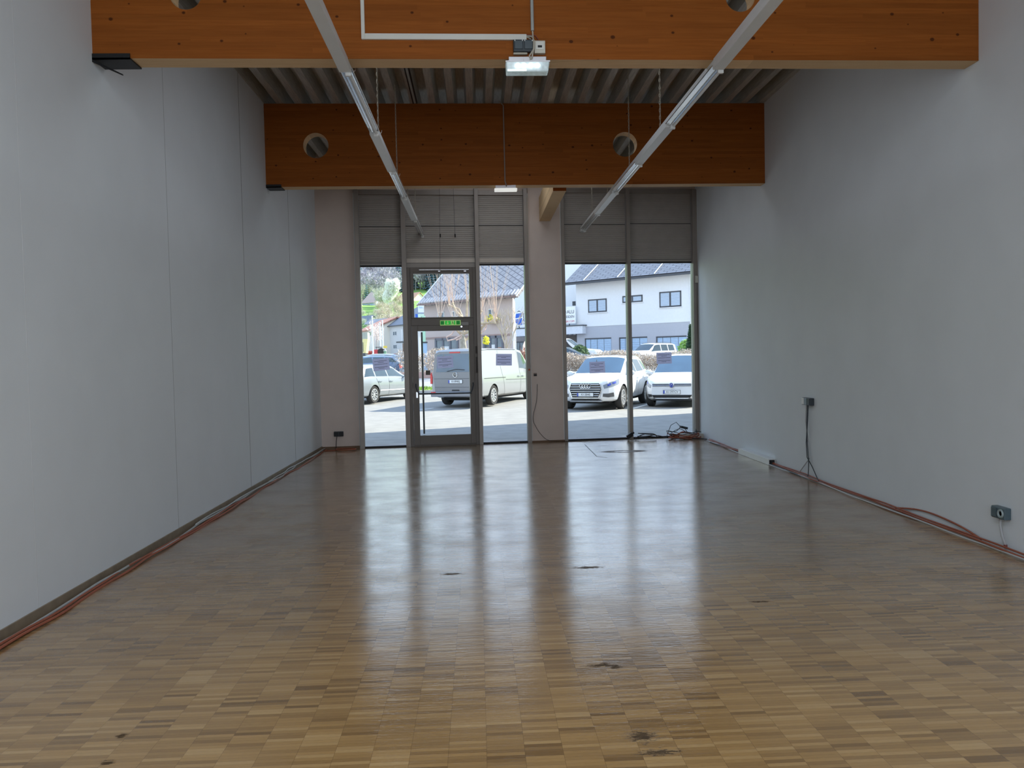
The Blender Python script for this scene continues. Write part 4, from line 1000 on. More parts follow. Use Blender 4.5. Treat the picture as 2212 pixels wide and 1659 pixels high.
# --- silver van
S = dict(L=5.3, W=1.90, rw=.345, axles=(-1.62, 1.78), spokes=10, k6=.93,
    zb=[(-2.65, .36), (-2.4, .30), (2.4, .24), (2.65, .30)], belt=[(-2.65, 1.12), (1.6, 1.10), (2.1, 1.06), (2.65, .80)],
    top=[(-2.65, 1.86), (-2.56, 1.94), (-1.8, 1.97), (.8, 1.97), (1.2, 1.92), (1.75, 1.52), (2.15, 1.17), (2.4, 1.06), (2.6, .92), (2.65, .84)],
    w=[(-2.65, .90), (-2.56, .945), (-2.1, .95), (1.9, .95), (2.3, .90), (2.55, .78), (2.65, .70)], wr=[(-2.65, .80), (1.2, .81), (2.1, .80), (2.65, .80)])
r, c = make_car('van', 'silver van with a shade-darkened tailgate parked outside the door', S, None, None, P_VAN, 'van')
xe = -2.652
def rear_poly(name, poly, m, x=xe, th=.012, parent=None):
    b = MB(); b.prism([(x, y, z) for y, z in poly], (-th, 0, 0)); return b.build(name, m, parent, bevel=.006)
glass(r, c, [[(.82, 5.15), (1.86, 5.1), (1.46, 5.85), (.86, 5.9)]])
b = c.across(1.25, 2.10, 6.1); b.build('windscreen', M_CGL, r, smooth=True)
tg = rear_poly('tailgate', [(-.78, .52), (.78, .52), (.84, 1.1), (.76, 1.78), (.6, 1.86), (-.6, 1.86), (-.76, 1.78), (-.84, 1.1)], paint('tailgate_shaded', (.20, .205, .22), .2), parent=r)  # van paint darkened here, the rear's shade put into the colour
rear_poly('rear_window', [(-.72, 1.17), (.72, 1.17), (.66, 1.74), (.55, 1.77), (-.55, 1.77), (-.66, 1.74)], M_CGB, xe-.012, .006, tg)
rear_poly('brake_lamp', [(-.2, 1.80), (.2, 1.80), (.2, 1.84), (-.2, 1.84)], M_RED, xe-.012, .012, tg)
rear_poly('tailgate_crease', [(-.80, .945), (.80, .945), (.80, .955), (-.80, .955)], M_GAP, xe-.012, .002, tg)
rear_poly('tailgate_crease', [(-.78, .655), (.78, .655), (.78, .665), (-.78, .665)], M_GAP, xe-.012, .002, tg)
rear_poly('tow_cover', [(-.13, .58), (.13, .58), (.15, .535), (-.15, .535)][::-1], M_TRIM, xe-.012, .004, tg)
b = MB(); b.tube([(xe-.03, .30, 1.19), (xe-.035, -.05, 1.26), (xe-.03, -.35, 1.235)], .012, 6); b.build('wiper', M_TRIM, tg)
b = MB(); b.box(xe-.08, -2.4, -.92, .92, .34, .52); b.build('bumper', paint('bumper_grey', (.25, .25, .27), .1), r, bevel=.03)
for sd in (1, -1):
    rear_poly('tail_lamp', [(sd*.87, .78), (sd*.945, .78), (sd*.945, 1.10), (sd*.91, 1.16), (sd*.865, 1.02)], M_RED, xe+.02, .045, r)
    rear_poly('reflector', [(sd*.72, .47), (sd*.9, .47), (sd*.9, .51), (sd*.72, .51)], M_RED, xe-.078, .006, r)
endplate(r, xe-.022, .85, -1, 'KI·898EJ'); badge_w(r, xe-.02, 1.075, -1, .085)
gaps(r, c, [(.78, 1.5, .78, 5.95), (-.62, 1.6, -.95, 5.95), (1.98, 1.5, 1.98, 5.0)])
b = MB()
for sd in (1, -1):
    c.patch([(-2.4, 4.25), (-.6, 4.25), (-.6, 4.33), (-2.4, 4.33)], sd, .003, 6, 1, b); c.patch([(-.6, 3.95), (2.2, 3.85), (2.2, 3.91), (-.6, 4.01)], sd, .003, 6, 1, b); c.patch([(-1.0, 2.0), (1.1, 2.0), (1.1, 2.06), (-1.0, 2.06)], sd, .003, 6, 1, b)
    c.patch([(-2.2, 5.97), (.7, 5.97), (.7, 6.02), (-2.2, 6.02)], sd, .003, 6, 1, b)
b.build('side_crease', M_GAP, r)
handles(r, c, (.60, 1.0), 4.35, P_VAN); mirrors(r, c, 1.74, 1.16, M_TRIM, .12)
vf = Vector((.427, .904)); vn = Vector((.904, -.427)); rr_ = Vector((.378, 25.728)); k = .955
pc = rr_ + vf*(1.62*k) - vn*(.78*k)
place(r, (pc.x, pc.y), vf, k)

# --- white SUV with the four-ring emblem
S = dict(L=4.66, W=1.89, rw=.365, axles=(-1.42, 1.40), spokes=10,
    zb=[(-2.33, .42), (-2.0, .30), (1.9, .26), (2.2, .28), (2.33, .34)], belt=[(-2.33, 1.02), (-1.4, 1.08), (.9, 1.02), (1.6, .98), (2.15, .90), (2.33, .80)],
    top=[(-2.33, 1.12), (-2.2, 1.25), (-1.75, 1.56), (-1.3, 1.64), (-.2, 1.66), (.25, 1.61), (1.05, 1.12), (1.25, 1.06), (1.9, 1.0), (2.2, .93), (2.33, .82)],
    w=[(-2.33, .70), (-2.15, .86), (-1.6, .945), (1.4, .945), (1.75, .92), (2.0, .84), (2.2, .70), (2.33, .52)], wr=[(-2.33, .80), (-1.6, .70), (.2, .72), (1.1, .80), (1.6, .86), (2.33, .9)])
r, c = make_car('car', 'white SUV with a ringed emblem in its wide slatted grille', S, None, None, P_WHITE)
glass(r, c, [[(-.35, 5.12), (.98, 5.12), (.35, 5.86), (-.33, 5.88)], [(-1.25, 5.12), (-.42, 5.12), (-.40, 5.88), (-1.15, 5.86)], [(-1.85, 5.3), (-1.33, 5.14), (-1.25, 5.86), (-1.55, 5.86)]])
c.across(.26, 1.06, 6.08).build('windscreen', M_CGB, r, smooth=True); c.across(-2.2, -1.75, 6.15).build('rear_window', M_CGL, r, smooth=True)
xf = 2.335
def fpoly(name, poly, m, x=xf, th=.02, parent=None, bev=.005):
    b = MB(); b.prism([(x, y, z) for y, z in poly], (th, 0, 0)); return b.build(name, m, parent, bevel=bev)
gr = fpoly('grille', [(-.42, .40), (.42, .40), (.50, .66), (.45, .82), (-.45, .82), (-.50, .66)], M_STEEL, xf, .012, r)
b = MB(); pl_ = [(-.42, .385), (.42, .385), (.51, .66), (.45, .835), (-.45, .835), (-.51, .66)]; b.tube([(xf+.015, y, z) for y, z in pl_], .022, 6, closed=True); b.build('grille_surround', M_CHR, gr, smooth=True)
for z, hw in ((.79, .44), (.725, .47), (.655, .48), (.59, .465), (.52, .44), (.455, .42)): fpoly('grille_slat', [(-hw, z-.011), (hw, z-.011), (hw, z+.011), (-hw, z+.011)], M_CHR, xf+.012, .012, gr)
for i in range(4):
    b = MB(); y = -.12+.08*i; b.tube([(xf+.04, y+.055*math.cos(2*PI*k/24), .745+.055*math.sin(2*PI*k/24)) for k in range(24)], .010, 6, closed=True); b.build('emblem_ring', M_CHR, gr, smooth=True)
endplate(r, xf+.03, .49, 1, 'KI·284E')
for sd in (1, -1):
    c.patch([(1.80, 4.25), (2.29, 4.0), (2.30, 4.7), (1.74, 4.95)], sd, .006, 8, 4).build('headlight', M_LAMP, r, smooth=True)
    c.patch([(1.93, 4.45), (2.08, 4.4), (2.08, 4.68), (1.93, 4.75)], sd, .010, 4, 3).build('headlight_lens', M_PBLUE, r, smooth=True)
    c.patch([(2.12, 4.32), (2.22, 4.3), (2.22, 4.6), (2.12, 4.62)], sd, .010, 4, 3).build('headlight_lens', M_PBLUE, r, smooth=True)
    c.patch([(2.02, 2.6), (2.31, 2.4), (2.31, 3.15), (2.05, 3.25)], sd, .006, 8, 4).build('air_intake', mat('intake_grey', (.10, .10, .10), .5), r, smooth=True)
fpoly('lower_intake', [(-.5, .325), (.5, .325), (.42, .36), (-.42, .36)], M_STEEL, xf-.01, .016, r)
b = MB(); b.box(2.05, 2.345, -.5, .5, .265, .305); b.build('skid_plate', mat('skid_grey', (.30, .30, .30), .5), r, bevel=.01)
gaps(r, c, [(-.40, 1.6, -.40, 5.05), (-1.28, 2.6, -1.10, 5.05), (.98, 1.6, 1.05, 5.0)]); handles(r, c, (-.28, -1.05), 4.5, P_WHITE); mirrors(r, c, .80, 1.10, P_WHITE, .12)
b = MB()
for sd in (1, -1): b.tube([c.pt(x, 6.25, sd)+Vector((0, 0, .03)) for x in (-1.6, -1.2, -.6, 0, .2)], .015, 6)
b.build('roof_rail', M_ALU, r, smooth=True)
sf = Vector((-.442, -.897)); sn = Vector((-.897, .442)); k = .955   # car's left points to +x side
frp = Vector((4.179, 23.13)); lft = Vector((-sf.y, sf.x))
pc = frp - sf*(1.40*k) - lft*(.80*k)
place(r, (pc.x, pc.y), sf, k)
suv_pos = pc

# --- white people carrier
S = dict(L=4.53, W=1.83, rw=.33, axles=(-1.33, 1.45), spokes=10,
    zb=[(-2.26, .40), (-2.0, .26), (1.9, .22), (2.26, .28)], belt=[(-2.26, 1.0), (.9, 1.0), (1.6, .95), (2.1, .82), (2.26, .72)],
    top=[(-2.26, 1.25), (-2.1, 1.5), (-1.7, 1.64), (-.2, 1.66), (.25, 1.62), (1.15, 1.08), (1.35, 1.02), (1.9, .93), (2.15, .84), (2.26, .74)],
    w=[(-2.26, .78), (-2.0, .90), (1.4, .915), (1.85, .87), (2.12, .77), (2.26, .62)], wr=[(-2.26, .80), (.2, .76), (1.2, .82), (1.7, .86), (2.26, .9)])
r, c = make_car('car', 'white people carrier facing the shop beside the white SUV, cut by the right window frame', S, None, None, P_WHITE)
glass(r, c, [[(-.35, 5.12), (1.02, 5.12), (.4, 5.86), (-.33, 5.88)], [(-1.3, 5.12), (-.42, 5.12), (-.40, 5.88), (-1.25, 5.86)], [(-2.0, 5.2), (-1.37, 5.14), (-1.32, 5.86), (-1.8, 5.86)]])
c.across(.28, 1.16, 6.04).build('windscreen', M_CGB, r, smooth=True)
xf = 2.262
gr = fpoly('grille', [(-.60, .665), (.60, .665), (.60, .745), (-.60, .745)], M_STEEL, xf-.02, .032, r)
for z in (.683, .712): fpoly('grille_slat', [(-.60, z-.006), (.60, z-.006), (.60, z+.006), (-.60, z+.006)], M_CHR, xf+.012, .012, gr)
badge_w(r, xf+.035, .705, 1, .078); endplate(r, xf+.012, .49, 1, 'KI·397CV')
fpoly('air_intake', [(-.56, .31), (.56, .31), (.62, .40), (-.62, .40)], M_STEEL, xf-.02, .03, r)
for z in (.34, .37): fpoly('intake_slat', [(-.5, z-.007), (.5, z-.007), (.5, z+.007), (-.5, z+.007)], M_TRIM, xf+.01, .01, r)
for sd in (1, -1):
    c.patch([(1.80, 4.25), (2.22, 4.1), (2.23, 4.75), (1.72, 4.95)], sd, .006, 8, 4).build('headlight', M_LAMP, r, smooth=True)
    c.patch([(1.92, 4.5), (2.08, 4.45), (2.08, 4.75), (1.92, 4.8)], sd, .010, 4, 3).build('headlight_lens', M_PBLUE, r, smooth=True)
    c.patch([(1.98, 2.1), (2.25, 2.1), (2.25, 2.85), (1.98, 2.85)], sd, .006, 8, 4).build('fog_lamp_bay', M_TRIM, r, smooth=True)
    c.patch([(2.06, 2.3), (2.14, 2.3), (2.14, 2.65), (2.06, 2.65)], sd, .010, 3, 3).build('fog_lamp', M_LAMP, r, smooth=True)
b = MB(); b.box(2.0, 2.285, -.60, .60, .235, .262); b.mi = 0; b.build('lower_lip', M_TRIM, r, bevel=.008)
gaps(r, c, [(-.40, 1.6, -.40, 5.05), (1.02, 1.6, 1.1, 5.0)]); mirrors(r, c, .95, 1.08, P_WHITE, .12)
tf = Vector((-math.sin(.42), -math.cos(.42))); lft = Vector((-tf.y, tf.x))
pp = at(1451, 852, 23.0); pc = Vector((pp.x, pp.y)) - tf*(2.27*.955)
place(r, (pc.x, pc.y), tf, .955)

# --- silver estate
def estate(name, label, col, glassm=M_CGL):
    S = dict(L=4.70, W=1.77, rw=.32, axles=(-1.37, 1.28), spokes=9,
        zb=[(-2.35, .36), (-2.0, .24), (1.9, .20), (2.35, .28)], belt=[(-2.35, .90), (-1.5, .95), (.8, .90), (1.5, .86), (2.1, .76), (2.35, .66)],
        top=[(-2.35, 1.0), (-2.2, 1.14), (-1.75, 1.38), (-1.2, 1.42), (-.3, 1.43), (.2, 1.38), (1.05, .98), (1.25, .93), (1.9, .86), (2.2, .78), (2.35, .68)],
        w=[(-2.35, .70), (-2.1, .85), (-1.6, .885), (1.4, .885), (1.9, .83), (2.2, .72), (2.35, .58)], wr=[(-2.35, .80), (-1.6, .71), (.2, .72), (1.1, .80), (2.35, .88)])
    r, c = make_car(name, label, S, None, None, col)
    glass(r, c, [[(-.30, 5.1), (.98, 5.1), (.32, 5.86), (-.30, 5.88)], [(-1.18, 5.1), (-.38, 5.1), (-.38, 5.88), (-1.12, 5.86)], [(-1.95, 5.15), (-1.26, 5.1), (-1.2, 5.86), (-1.62, 5.84)]], glassm)
    c.across(.22, 1.06, 6.08).build('windscreen', glassm, r, smooth=True); c.across(-2.22, -1.78, 6.12).build('rear_window', M_CGB, r, smooth=True)
    gaps(r, c, [(-.36, 1.6, -.36, 5.05), (-1.02, 3.2, -1.22, 4.9), (-1.0, 1.7, -1.0, 3.2), (.95, 1.6, 1.0, 5.0)])
    b = MB()
    for sd in (1, -1): c.patch([(-1.0, 2.85), (.95, 2.85), (.95, 3.05), (-1.0, 3.05)], sd, .012, 8, 2, b)
    b.build('rubbing_strip', P_WHITE if col is P_SILV else col, r, smooth=True)
    handles(r, c, (-.22, -1.0), 4.35, col); mirrors(r, c, .82, .96, col, .10)
    for sd in (1, -1): c.patch([(-2.33, 3.4), (-2.1, 3.4), (-2.05, 4.6), (-2.33, 4.6)], sd, .005, 4, 4).build('tail_lamp', M_RED, r, smooth=True)
    for sd in (1, -1): c.patch([(1.85, 4.2), (2.28, 4.0), (2.28, 4.7), (1.8, 4.95)], sd, .005, 5, 4).build('headlight', M_LAMP, r, smooth=True)
    b = MB(); b.box(-1.76, -1.70, -.2, .2, 1.375, 1.40); b.build('brake_lamp', M_RED, r)
    return r
wf = Vector((.42, .9075)); wn_ = Vector((.9075, -.42)); k = .955
r = estate('car', 'silver estate car seen from its rear flank in the pane left of the door', P_SILV)
pc = Vector((-3.729, 27.866)) + wf*(1.37*k) - wn_*(.76*k); place(r, (pc.x, pc.y), wf, k)
# cars standing behind it
q = at(792, 776, 38.5); r2 = estate('car', 'blue car whose roof shows behind the silver estate', P_BLUE); place(r2, (at(786, 776, 50).x, 50.0), (-.90, -.44), .98)
q = at(838, 780, 44.0); r3 = estate('car', 'light silver hatchback with red brake lamp behind the blue car', P_SILV); place(r3, (at(806, 776, 57).x, 57.0), (-.95, .31), 1.0)
q = at(774, 780, 35.0); r4 = estate('car', 'white car with a sloping screen at the far left window edge', P_WHITE); place(r4, (q.x-1.3, 37.4), (.90, -.44), .98)

# ------------------------------------------------------------------ buildings across the street
def frame2(p, q):
    # local frame: s along the front from p to q, t backwards (away from us), z up, base at the street
    d = Vector((q.x-p.x, q.y-p.y, 0)); l = d.length; d.normalize(); t = Vector((-d.y, d.x, 0)); z0 = min(gz(p.y), gz(q.y))-.1
    return Matrix(((d.x, t.x, 0, p.x), (d.y, t.y, 0, p.y), (0, 0, 1, z0), (0, 0, 0, 1))), l, z0
def uvz(T, px, py, t=0.0):
    # pixel -> (s, z) on the plane t of a building frame
    Ti = T.inverted(); o = Ti @ CAM; d = (Ti.to_3x3() @ ray(px, py)); k = (t-o.y)/d.y; p = o+d*k; return p.x, p.z
M_HW = mat('white_render', (.80, .81, .82), .85, var=.02); M_HG = mat('grey_render', (.47, .48, .52), .85, var=.02); M_HP = mat('pink_render', (.56, .46, .42), .85, var=.03); M_HC = mat('cream_render', (.80, .74, .62), .85, var=.02)
M_WF = mat('anthracite_frame', (.06, .065, .075), .5); M_WG = mat('window_glass_dark', (.10, .14, .17), .08, var=.25, scale=2.0, spec=.8); M_BLI = mat('pale_blind', (.50, .60, .72), .5, var=.03)
M_TILE = roof_tile_mat('dark_concrete_tile', (.25, .26, .29), (.05, .05, .06), .9, .34); M_TIL2 = roof_tile_mat('brown_grey_tile', (.42, .38, .365), (.16, .14, .14), .62, .40, True); M_TILR = roof_tile_mat('red_clay_tile', (.52, .23, .15), (.25, .09, .06), .5, .4); M_TILG = roof_tile_mat('blue_grey_sheet', (.30, .34, .40), (.16, .18, .22), .45, 3.0)
M_GUT = mat('white_gutter', (.75, .75, .74), .5)
def slat_tex(b, s0, s1, z0, z1, t, pitch, th=.03):
    z = z0
    while z < z1-.01: b.box(s0, s1, t, t+th, z+.02, min(z1, z+pitch)+.008); z += pitch
def window(T, par, s0, s1, z0, z1, t=0.0, blind=True, frame=M_WF, mull=1):
    b = MB(T); fw = max(.07, (s1-s0)*.055)
    b.box(s0, s1, t-.04, t+.02, z0, z0+fw); b.box(s0, s1, t-.04, t+.02, z1-fw, z1); b.box(s0, s0+fw, t-.04, t+.02, z0, z1); b.box(s1-fw, s1, t-.04, t+.02, z0, z1)
    for i in range(mull): c = s0+(s1-s0)*(i+1)/(mull+1); b.box(c-fw*.7, c+fw*.7, t-.045, t+.02, z0, z1)
    wo = b.build('window', frame, par)
    b = MB(T); b.box(s0+fw, s1-fw, t-.012, t+.0, z0+fw, z1-fw); b.build('pane', M_WG, wo)
    if blind:
        b = MB(T); slat_tex(b, s0+fw, s1-fw, z0+fw, z1-fw, t-.03, .10, .012); b.build('blind', M_BLI, wo)
    return wo
# white two-tone building with dark tiled roof
A = at(1244, 612, 78.0); B = at(1494, 588, 69.6)
T, LW, zb0 = frame2(A, B)
hb = thing('house', 'white and grey rendered building with dark tiled roof and closed ground floor blinds', 'building', (A.x, A.y, zb0))
zs_ = uvz(T, 1258, 705)[1]; ze = uvz(T, 1244, 612)[1]
b = MB(T); b.box(0, LW, 0, 11, zs_, ze+.2); b.build('upper_wall', M_HW, hb)
b = MB(T); b.box(0, LW, 0, 11, 0, zs_); b.build('lower_wall', M_HG, hb)
b = MB(T); b.box(.02, LW-.02, -.03, 0, zs_-.05, zs_+.02); b.build('drip_edge', M_HW, hb)
# roof: eaves at front, rising backwards
def roof(T, par, s0, s1, t0, t1, z0, rise, m, th=.25, name='roof', tilt=None):
    # single slope as its own tilted mesh so the tile pattern follows it
    ln = math.hypot(t1-t0, rise); a = math.atan2(rise, t1-t0)
    e = bpy.data.objects.new(name, bpy.data.meshes.new(name)); COL.objects.link(e)
    b = MB(); b.box(0, s1-s0, 0, ln, -th, 0); me = e.data; me.from_pydata([tuple(v) for v in b.v], [], b.f); me.materials.append(m); me.update()
    off = Vector(); q = par
    while q is not None: off += q.location; q = q.parent
    e.parent = par; e.matrix_local = Matrix.Translation(-off) @ T @ Matrix.Translation((s0, t0, z0)) @ Matrix.Rotation(a, 4, 'X')
    return e
ev = uvz(T, 1219, 612, -1.0)
rf = roof(T, hb, ev[0], LW+.5, -1.0, 6.0, ev[1]+.05, 4.6, M_TILE); roof(T, hb, ev[0], LW+.5, 13, 6.0, ev[1]+.05, 4.6, M_TILE) if False else None
b = MB(T); b.box(ev[0], LW+.5, -1.12, -.98, ev[1]-.22, ev[1]-.04); b.build('gutter', M_WF, hb)
b = MB(T)
for px in (1260, 1333, 1413):
    s, z = uvz(T, px, 605, -1.0); b.tube([(s, -1.0, ev[1]+.12), (s+.0, 6.0, ev[1]+4.72)], .05, 5)
b.build('lightning_rod', M_GUT, hb)
b = MB(T); s, z = uvz(T, 1492, 600, -.4); b.cyl((LW-.1, -.12, 0), (LW-.1, -.12, ze), .06, 8); b.build('downpipe', M_GUT, hb)
for (x0, y0, x1, y1) in ((1271, 646, 1310.5, 676), (1345, 638, 1388, 655), (1425, 629, 1471.5, 665)):
    s0, z0 = uvz(T, x0, y1); s1, z1 = uvz(T, x1, (y0+y0)/2-1.5); wo = window(T, hb, s0, s1, z0, z1)
    b = MB(T); b.box(s0-.1, s1+.1, -.12, 0, z0-.06, z0); b.build('sill', M_HW, wo)
for (x0, y0, x1) in ((1264, 731, 1320), (1338, 729, 1398), (1418, 727, 1483)):
    s0, z1 = uvz(T, x0, y0); s1, _ = uvz(T, x1, y0-3)
    b = MB(T); b.box(s0, s1, -.06, 0, z1-.12, z1); b.box(s0, s0+.12, -.06, 0, .5, z1); wo = b.build('shutter_window', M_WF, hb)
    b = MB(T); slat_tex(b, s0+.12, s1, .6, z1-.12, -.03, .22, .02); b.build('blind', mat('blue_blind', (.40, .54, .70), .5), wo)
    b = MB(T)
    for k in (.22, .48, .74): b.box(s0+(s1-s0)*k-.02, s0+(s1-s0)*k+.02, -.036, -.03, .6, z1-.12)
    b.build('guide_cord', M_WF, wo)
# set-back wing with entrance canopy and sign
s1223, _ = uvz(T, 1222, 660, 3.0); sl, _ = uvz(T, 1106, 700, 3.0)
b = MB(T); b.box(sl-.5, 0, 3.0, 11, 0, ze+2.5); b.build('wing_wall', M_HW, hb)
b = MB(T); b.box(sl-.5, -.0, 2.9, 3.0, 0, 3.4); b.build('entrance_wall', mat('taupe_render', (.26, .23, .22), .8), hb)
c0, zt = uvz(T, 1092, 712.5, -.6); c1, _ = uvz(T, 1258, 704, -.6); zt = uvz(T, 1258, 703.5, -.6)[1]; zbt = uvz(T, 1258, 720.5, -.6)[1]
b = MB(T); b.box(c0, c1, -.6, 3.0, zbt, zt); b.build('canopy', mat('canopy_white', (.70, .72, .76), .6), hb)
b = MB(T); b.box(c0, c1+.12, -.66, 3.0, zt, zt+.10); b.build('canopy_edge', M_WF, hb)
for px in (1228, 1238, 1247):
    s, _ = uvz(T, px, 722, 0); b = MB(T); b.cyl((s, .3, zbt-.07), (s, .3, zbt), .14, 10); b.build('soffit_lamp', M_GUT, hb)
e0, zt2 = uvz(T, 1114, 738, 2.9); e1, _ = uvz(T, 1136, 738, 2.9)
b = MB(T); b.box(e0, e1+1.2, 2.84, 2.9, 0, zt2); dd = b.build('entrance_door', M_WF, hb)
b = MB(T); b.box(e0+.15, e0+(e1-e0)*.42, 2.80, 2.84, .1, zt2-.15); b.box(e0+(e1-e0)*.5, e1+.9, 2.80, 2.84, .1, zt2-.15); b.build('pane', M_WG, dd)
window(T, hb, *[uvz(T, 1237, 661, 3.0)[0], uvz(T, 1243.5, 661, 3.0)[0]], uvz(T, 1240, 660, 3.0)[1], uvz(T, 1240, 651, 3.0)[1], 3.0, False)
b = MB(T); s, _ = uvz(T, 1246, 740, 0); b.box(-.35, -.1, .4, .6, 0, 3.2); b.build('entrance_post', M_WF, hb)
# company sign standing on the canopy
s0, zb1 = uvz(T, 1111.5, 706, -.3); s1, zb2 = uvz(T, 1243.8, 698, -.3); zt1 = uvz(T, 1111.5, 671, -.3)[1]; zt2 = uvz(T, 1243.8, 661, -.3)[1]
zb1 = (zb1+zb2)/2; zt1 = (zt1+zt2)/2; h = zt1-zb1; wS = s1-s0
P = T @ Vector(((s0+s1)/2, -.3, zb1)); sg = thing('company_sign', 'wide white company sign with a blue round mark above the entrance canopy', 'sign', P)
b = MB(T); b.box(s0, s1, -.36, -.24, zb1, zt1); b.build('board', mat('sign_white', (.86, .87, .88), .5), sg)
b = MB(T)
for k in (.08, .5, .9): b.box(s0+wS*k-.05, s0+wS*k+.05, -.32, -.26, zt+.08, zb1)
b.build('post', M_WF, sg)
M_SB = mat('sign_blue', (.02, .12, .55), .5); M_SK = mat('sign_black', (.03, .03, .04), .5); M_SR = mat('sign_red', (.55, .03, .06), .5)
def lt(x, z, body, hh, m, st=1.0, al='LEFT', nm='lettering'):
    text_mb(T @ Matrix.Translation((s0+wS*x, -.365, zb1+h*z)), body, hh*h, .004, al, st).build(nm, m, sg)
lt(.15, .60, 'JA', .52, M_SK); lt(.15, .30, 'METALL', .20, M_SB); lt(.155, .14, 'BAUTECHNIK', .11, M_SK)
lt(.985, .68, 'STAHL+ALU', .29, M_SK, 1.0, 'RIGHT'); lt(.985, .40, 'SCHNEIDEN', .21, M_SK, 1.0, 'RIGHT'); lt(.985, .13, 'TECHNIK.COM', .16, M_SR, 1.0, 'RIGHT')
cx, cz, rr = s0+wS*.085, zb1+h*.46, h*.36
b = MB(T)
def seg(pred):
    pts = []
    for k in range(40):
        t = 2*PI*k/40; x, z = rr*.62*math.cos(t)+0, rr*math.sin(t)
        pts.append((x, z))
    return pts
b.prism([(cx-rr*.85, -.372, cz+rr*.10), (cx+rr*.72, -.372, cz+rr*.32), (cx+rr*.72, -.372, cz+rr*.98), (cx-rr*.60, -.372, cz+rr*.90)], (0, .008, 0))
pts = [(cx-rr*.88, -.372, cz-rr*.08), (cx-rr*.70, -.372, cz-rr*.60), (cx-rr*.30, -.372, cz-rr*.98), (cx+rr*.45, -.372, cz-rr*1.10), (cx+rr*.78, -.372, cz-rr*.95), (cx+rr*.55, -.372, cz-rr*.55), (cx+rr*.72, -.372, cz+rr*.12)]
b.prism(pts, (0, .008, 0)); b.build('round_mark', M_SB, sg)
b = MB(T); pts = [(cx-rr*.5+rr*1.0*k/8, -.372, cz+rr*(1.12+.28*math.sin(PI*k/8))) for k in range(9)]+[(cx+rr*.5-rr*1.0*k/8, -.372, cz+rr*(1.12+.12*math.sin(PI*k/8))) for k in range(9)]; b.prism(pts[:-1], (0, .008, 0)); b.build('mark_arc', M_SK, sg)

# pink house with steep brown roof
A = at(915, 660, 62.0); B = at(1107, 641, 55.3)
Tp, LP, zp = frame2(A, B)
hp = thing('house', 'pink rendered house with steep brown tiled roof and dark shop windows', 'building', (A.x, A.y, zp))
ze = uvz(Tp, 915, 656)[1]
b = MB(Tp); DPH = 5.6; b.prism([(0, 0, 0), (LP, 0, 0), (LP-4.6, 5.3, 0), (0, 5.3, 0)], (0, 0, ze)); b.build('wall', M_HP, hp)
b = MB(Tp); pk = 2.55; b.prism([(0, .02, ze), (0, DPH/2, ze+pk), (0, DPH, ze)], (.2, 0, 0)); b.build('gable', M_HP, hp)
el = uvz(Tp, 902, 659.5, -.5); er = uvz(Tp, 1110, 641, -.5)
roof(Tp, hp, el[0], er[0]+.25, -.5, DPH/2, el[1]+.1, 3.0, M_TIL2)
b = MB(Tp); z_ = el[1]+3.1; b.hexa([(el[0], DPH/2, z_-.25), (er[0]+.25, DPH/2, z_-.25), (LP-6.2, DPH+.5, el[1]-.2), (el[0], DPH+.5, el[1]-.2)], [(el[0], DPH/2, z_), (er[0]+.25, DPH/2, z_), (LP-6.2, DPH+.5, el[1]+.1), (el[0], DPH+.5, el[1]+.1)]); b.build('rear_roof', M_TIL2, hp)
b = MB(Tp); b.cyl((el[0], DPH/2, z_), (er[0]+.25, DPH/2, z_), .12, 8); b.build('ridge', mat('ridge_tile', (.3, .27, .26), .7), hp)
b = MB(Tp); n_ = 34
for k in range(n_):
    s = el[0]+(er[0]+.25-el[0])*(k+.5)/n_; b.tube([(s, -.52, el[1]+.12), (s, -.1, el[1]+.48)], .085, 6)
b.build('eave_tiles', mat('pale_eave_tile', (.62, .58, .57), .6, var=.12, scale=4), hp)
b = MB(Tp); b.tube([(el[0], -.55, el[1]), (el[0], DPH/2, el[1]+3.1)], .07, 6); b.tube([(er[0]+.25, -.55, el[1]), (er[0]+.25, DPH/2, el[1]+3.1)], .05, 6); b.build('verge_board', mat('verge_white', (.8, .78, .72), .6), hp)
b = MB(Tp); b.box(el[0], er[0]+.2, -.62, -.5, el[1]-.05, el[1]+.05); b.build('gutter', mat('brown_gutter', (.22, .14, .12), .5), hp)
# string course and shop fronts
zc = uvz(Tp, 960, 729)[1]; b = MB(Tp); b.box(0, LP, -.06, 0, zc-.06, zc+.06); b.build('string_course', mat('brown_band', (.36, .25, .22), .8), hp)
M_SHF = mat('blue_grey_frame', (.14, .145, .17), .5)
def shop(x0, y0, x1, cols, zbase, doors):
    sA, zt_ = uvz(Tp, x0, y0); sB, _ = uvz(Tp, x1, y0); w = (sB-sA)/cols
    b = MB(Tp); b.box(sA, sB, -.08, -.02, zt_-.18, zt_)
    for k in range(cols+1): b.box(sA+w*k-.09, sA+w*k+.09, -.08, -.02, zbase, zt_)
    b.box(sA, sB, -.08, -.02, zbase+1.0, zbase+1.12); so_ = b.build('shopfront', M_SHF, hp)
    b = MB(Tp); b.box(sA, sB, -.03, 0, zbase, zt_); b.build('pane', M_WG, so_)
    for k in range(cols):
        b = MB(Tp); m_ = (M_GUT if k % 2 else mat('terracotta_blind', (.42, .25, .18), .7)); b.box(sA+w*k+.14, sA+w*(k+1)-.14, -.045, -.032, zbase+1.2, zbase+1.2+(zt_-zbase-1.5)*(.45+.2*(k % 2))); b.build('shop_display', m_, so_)
shop(942, 731, 989, 3, .2, True); shop(1046, 726, 1086, 3, .2, False)
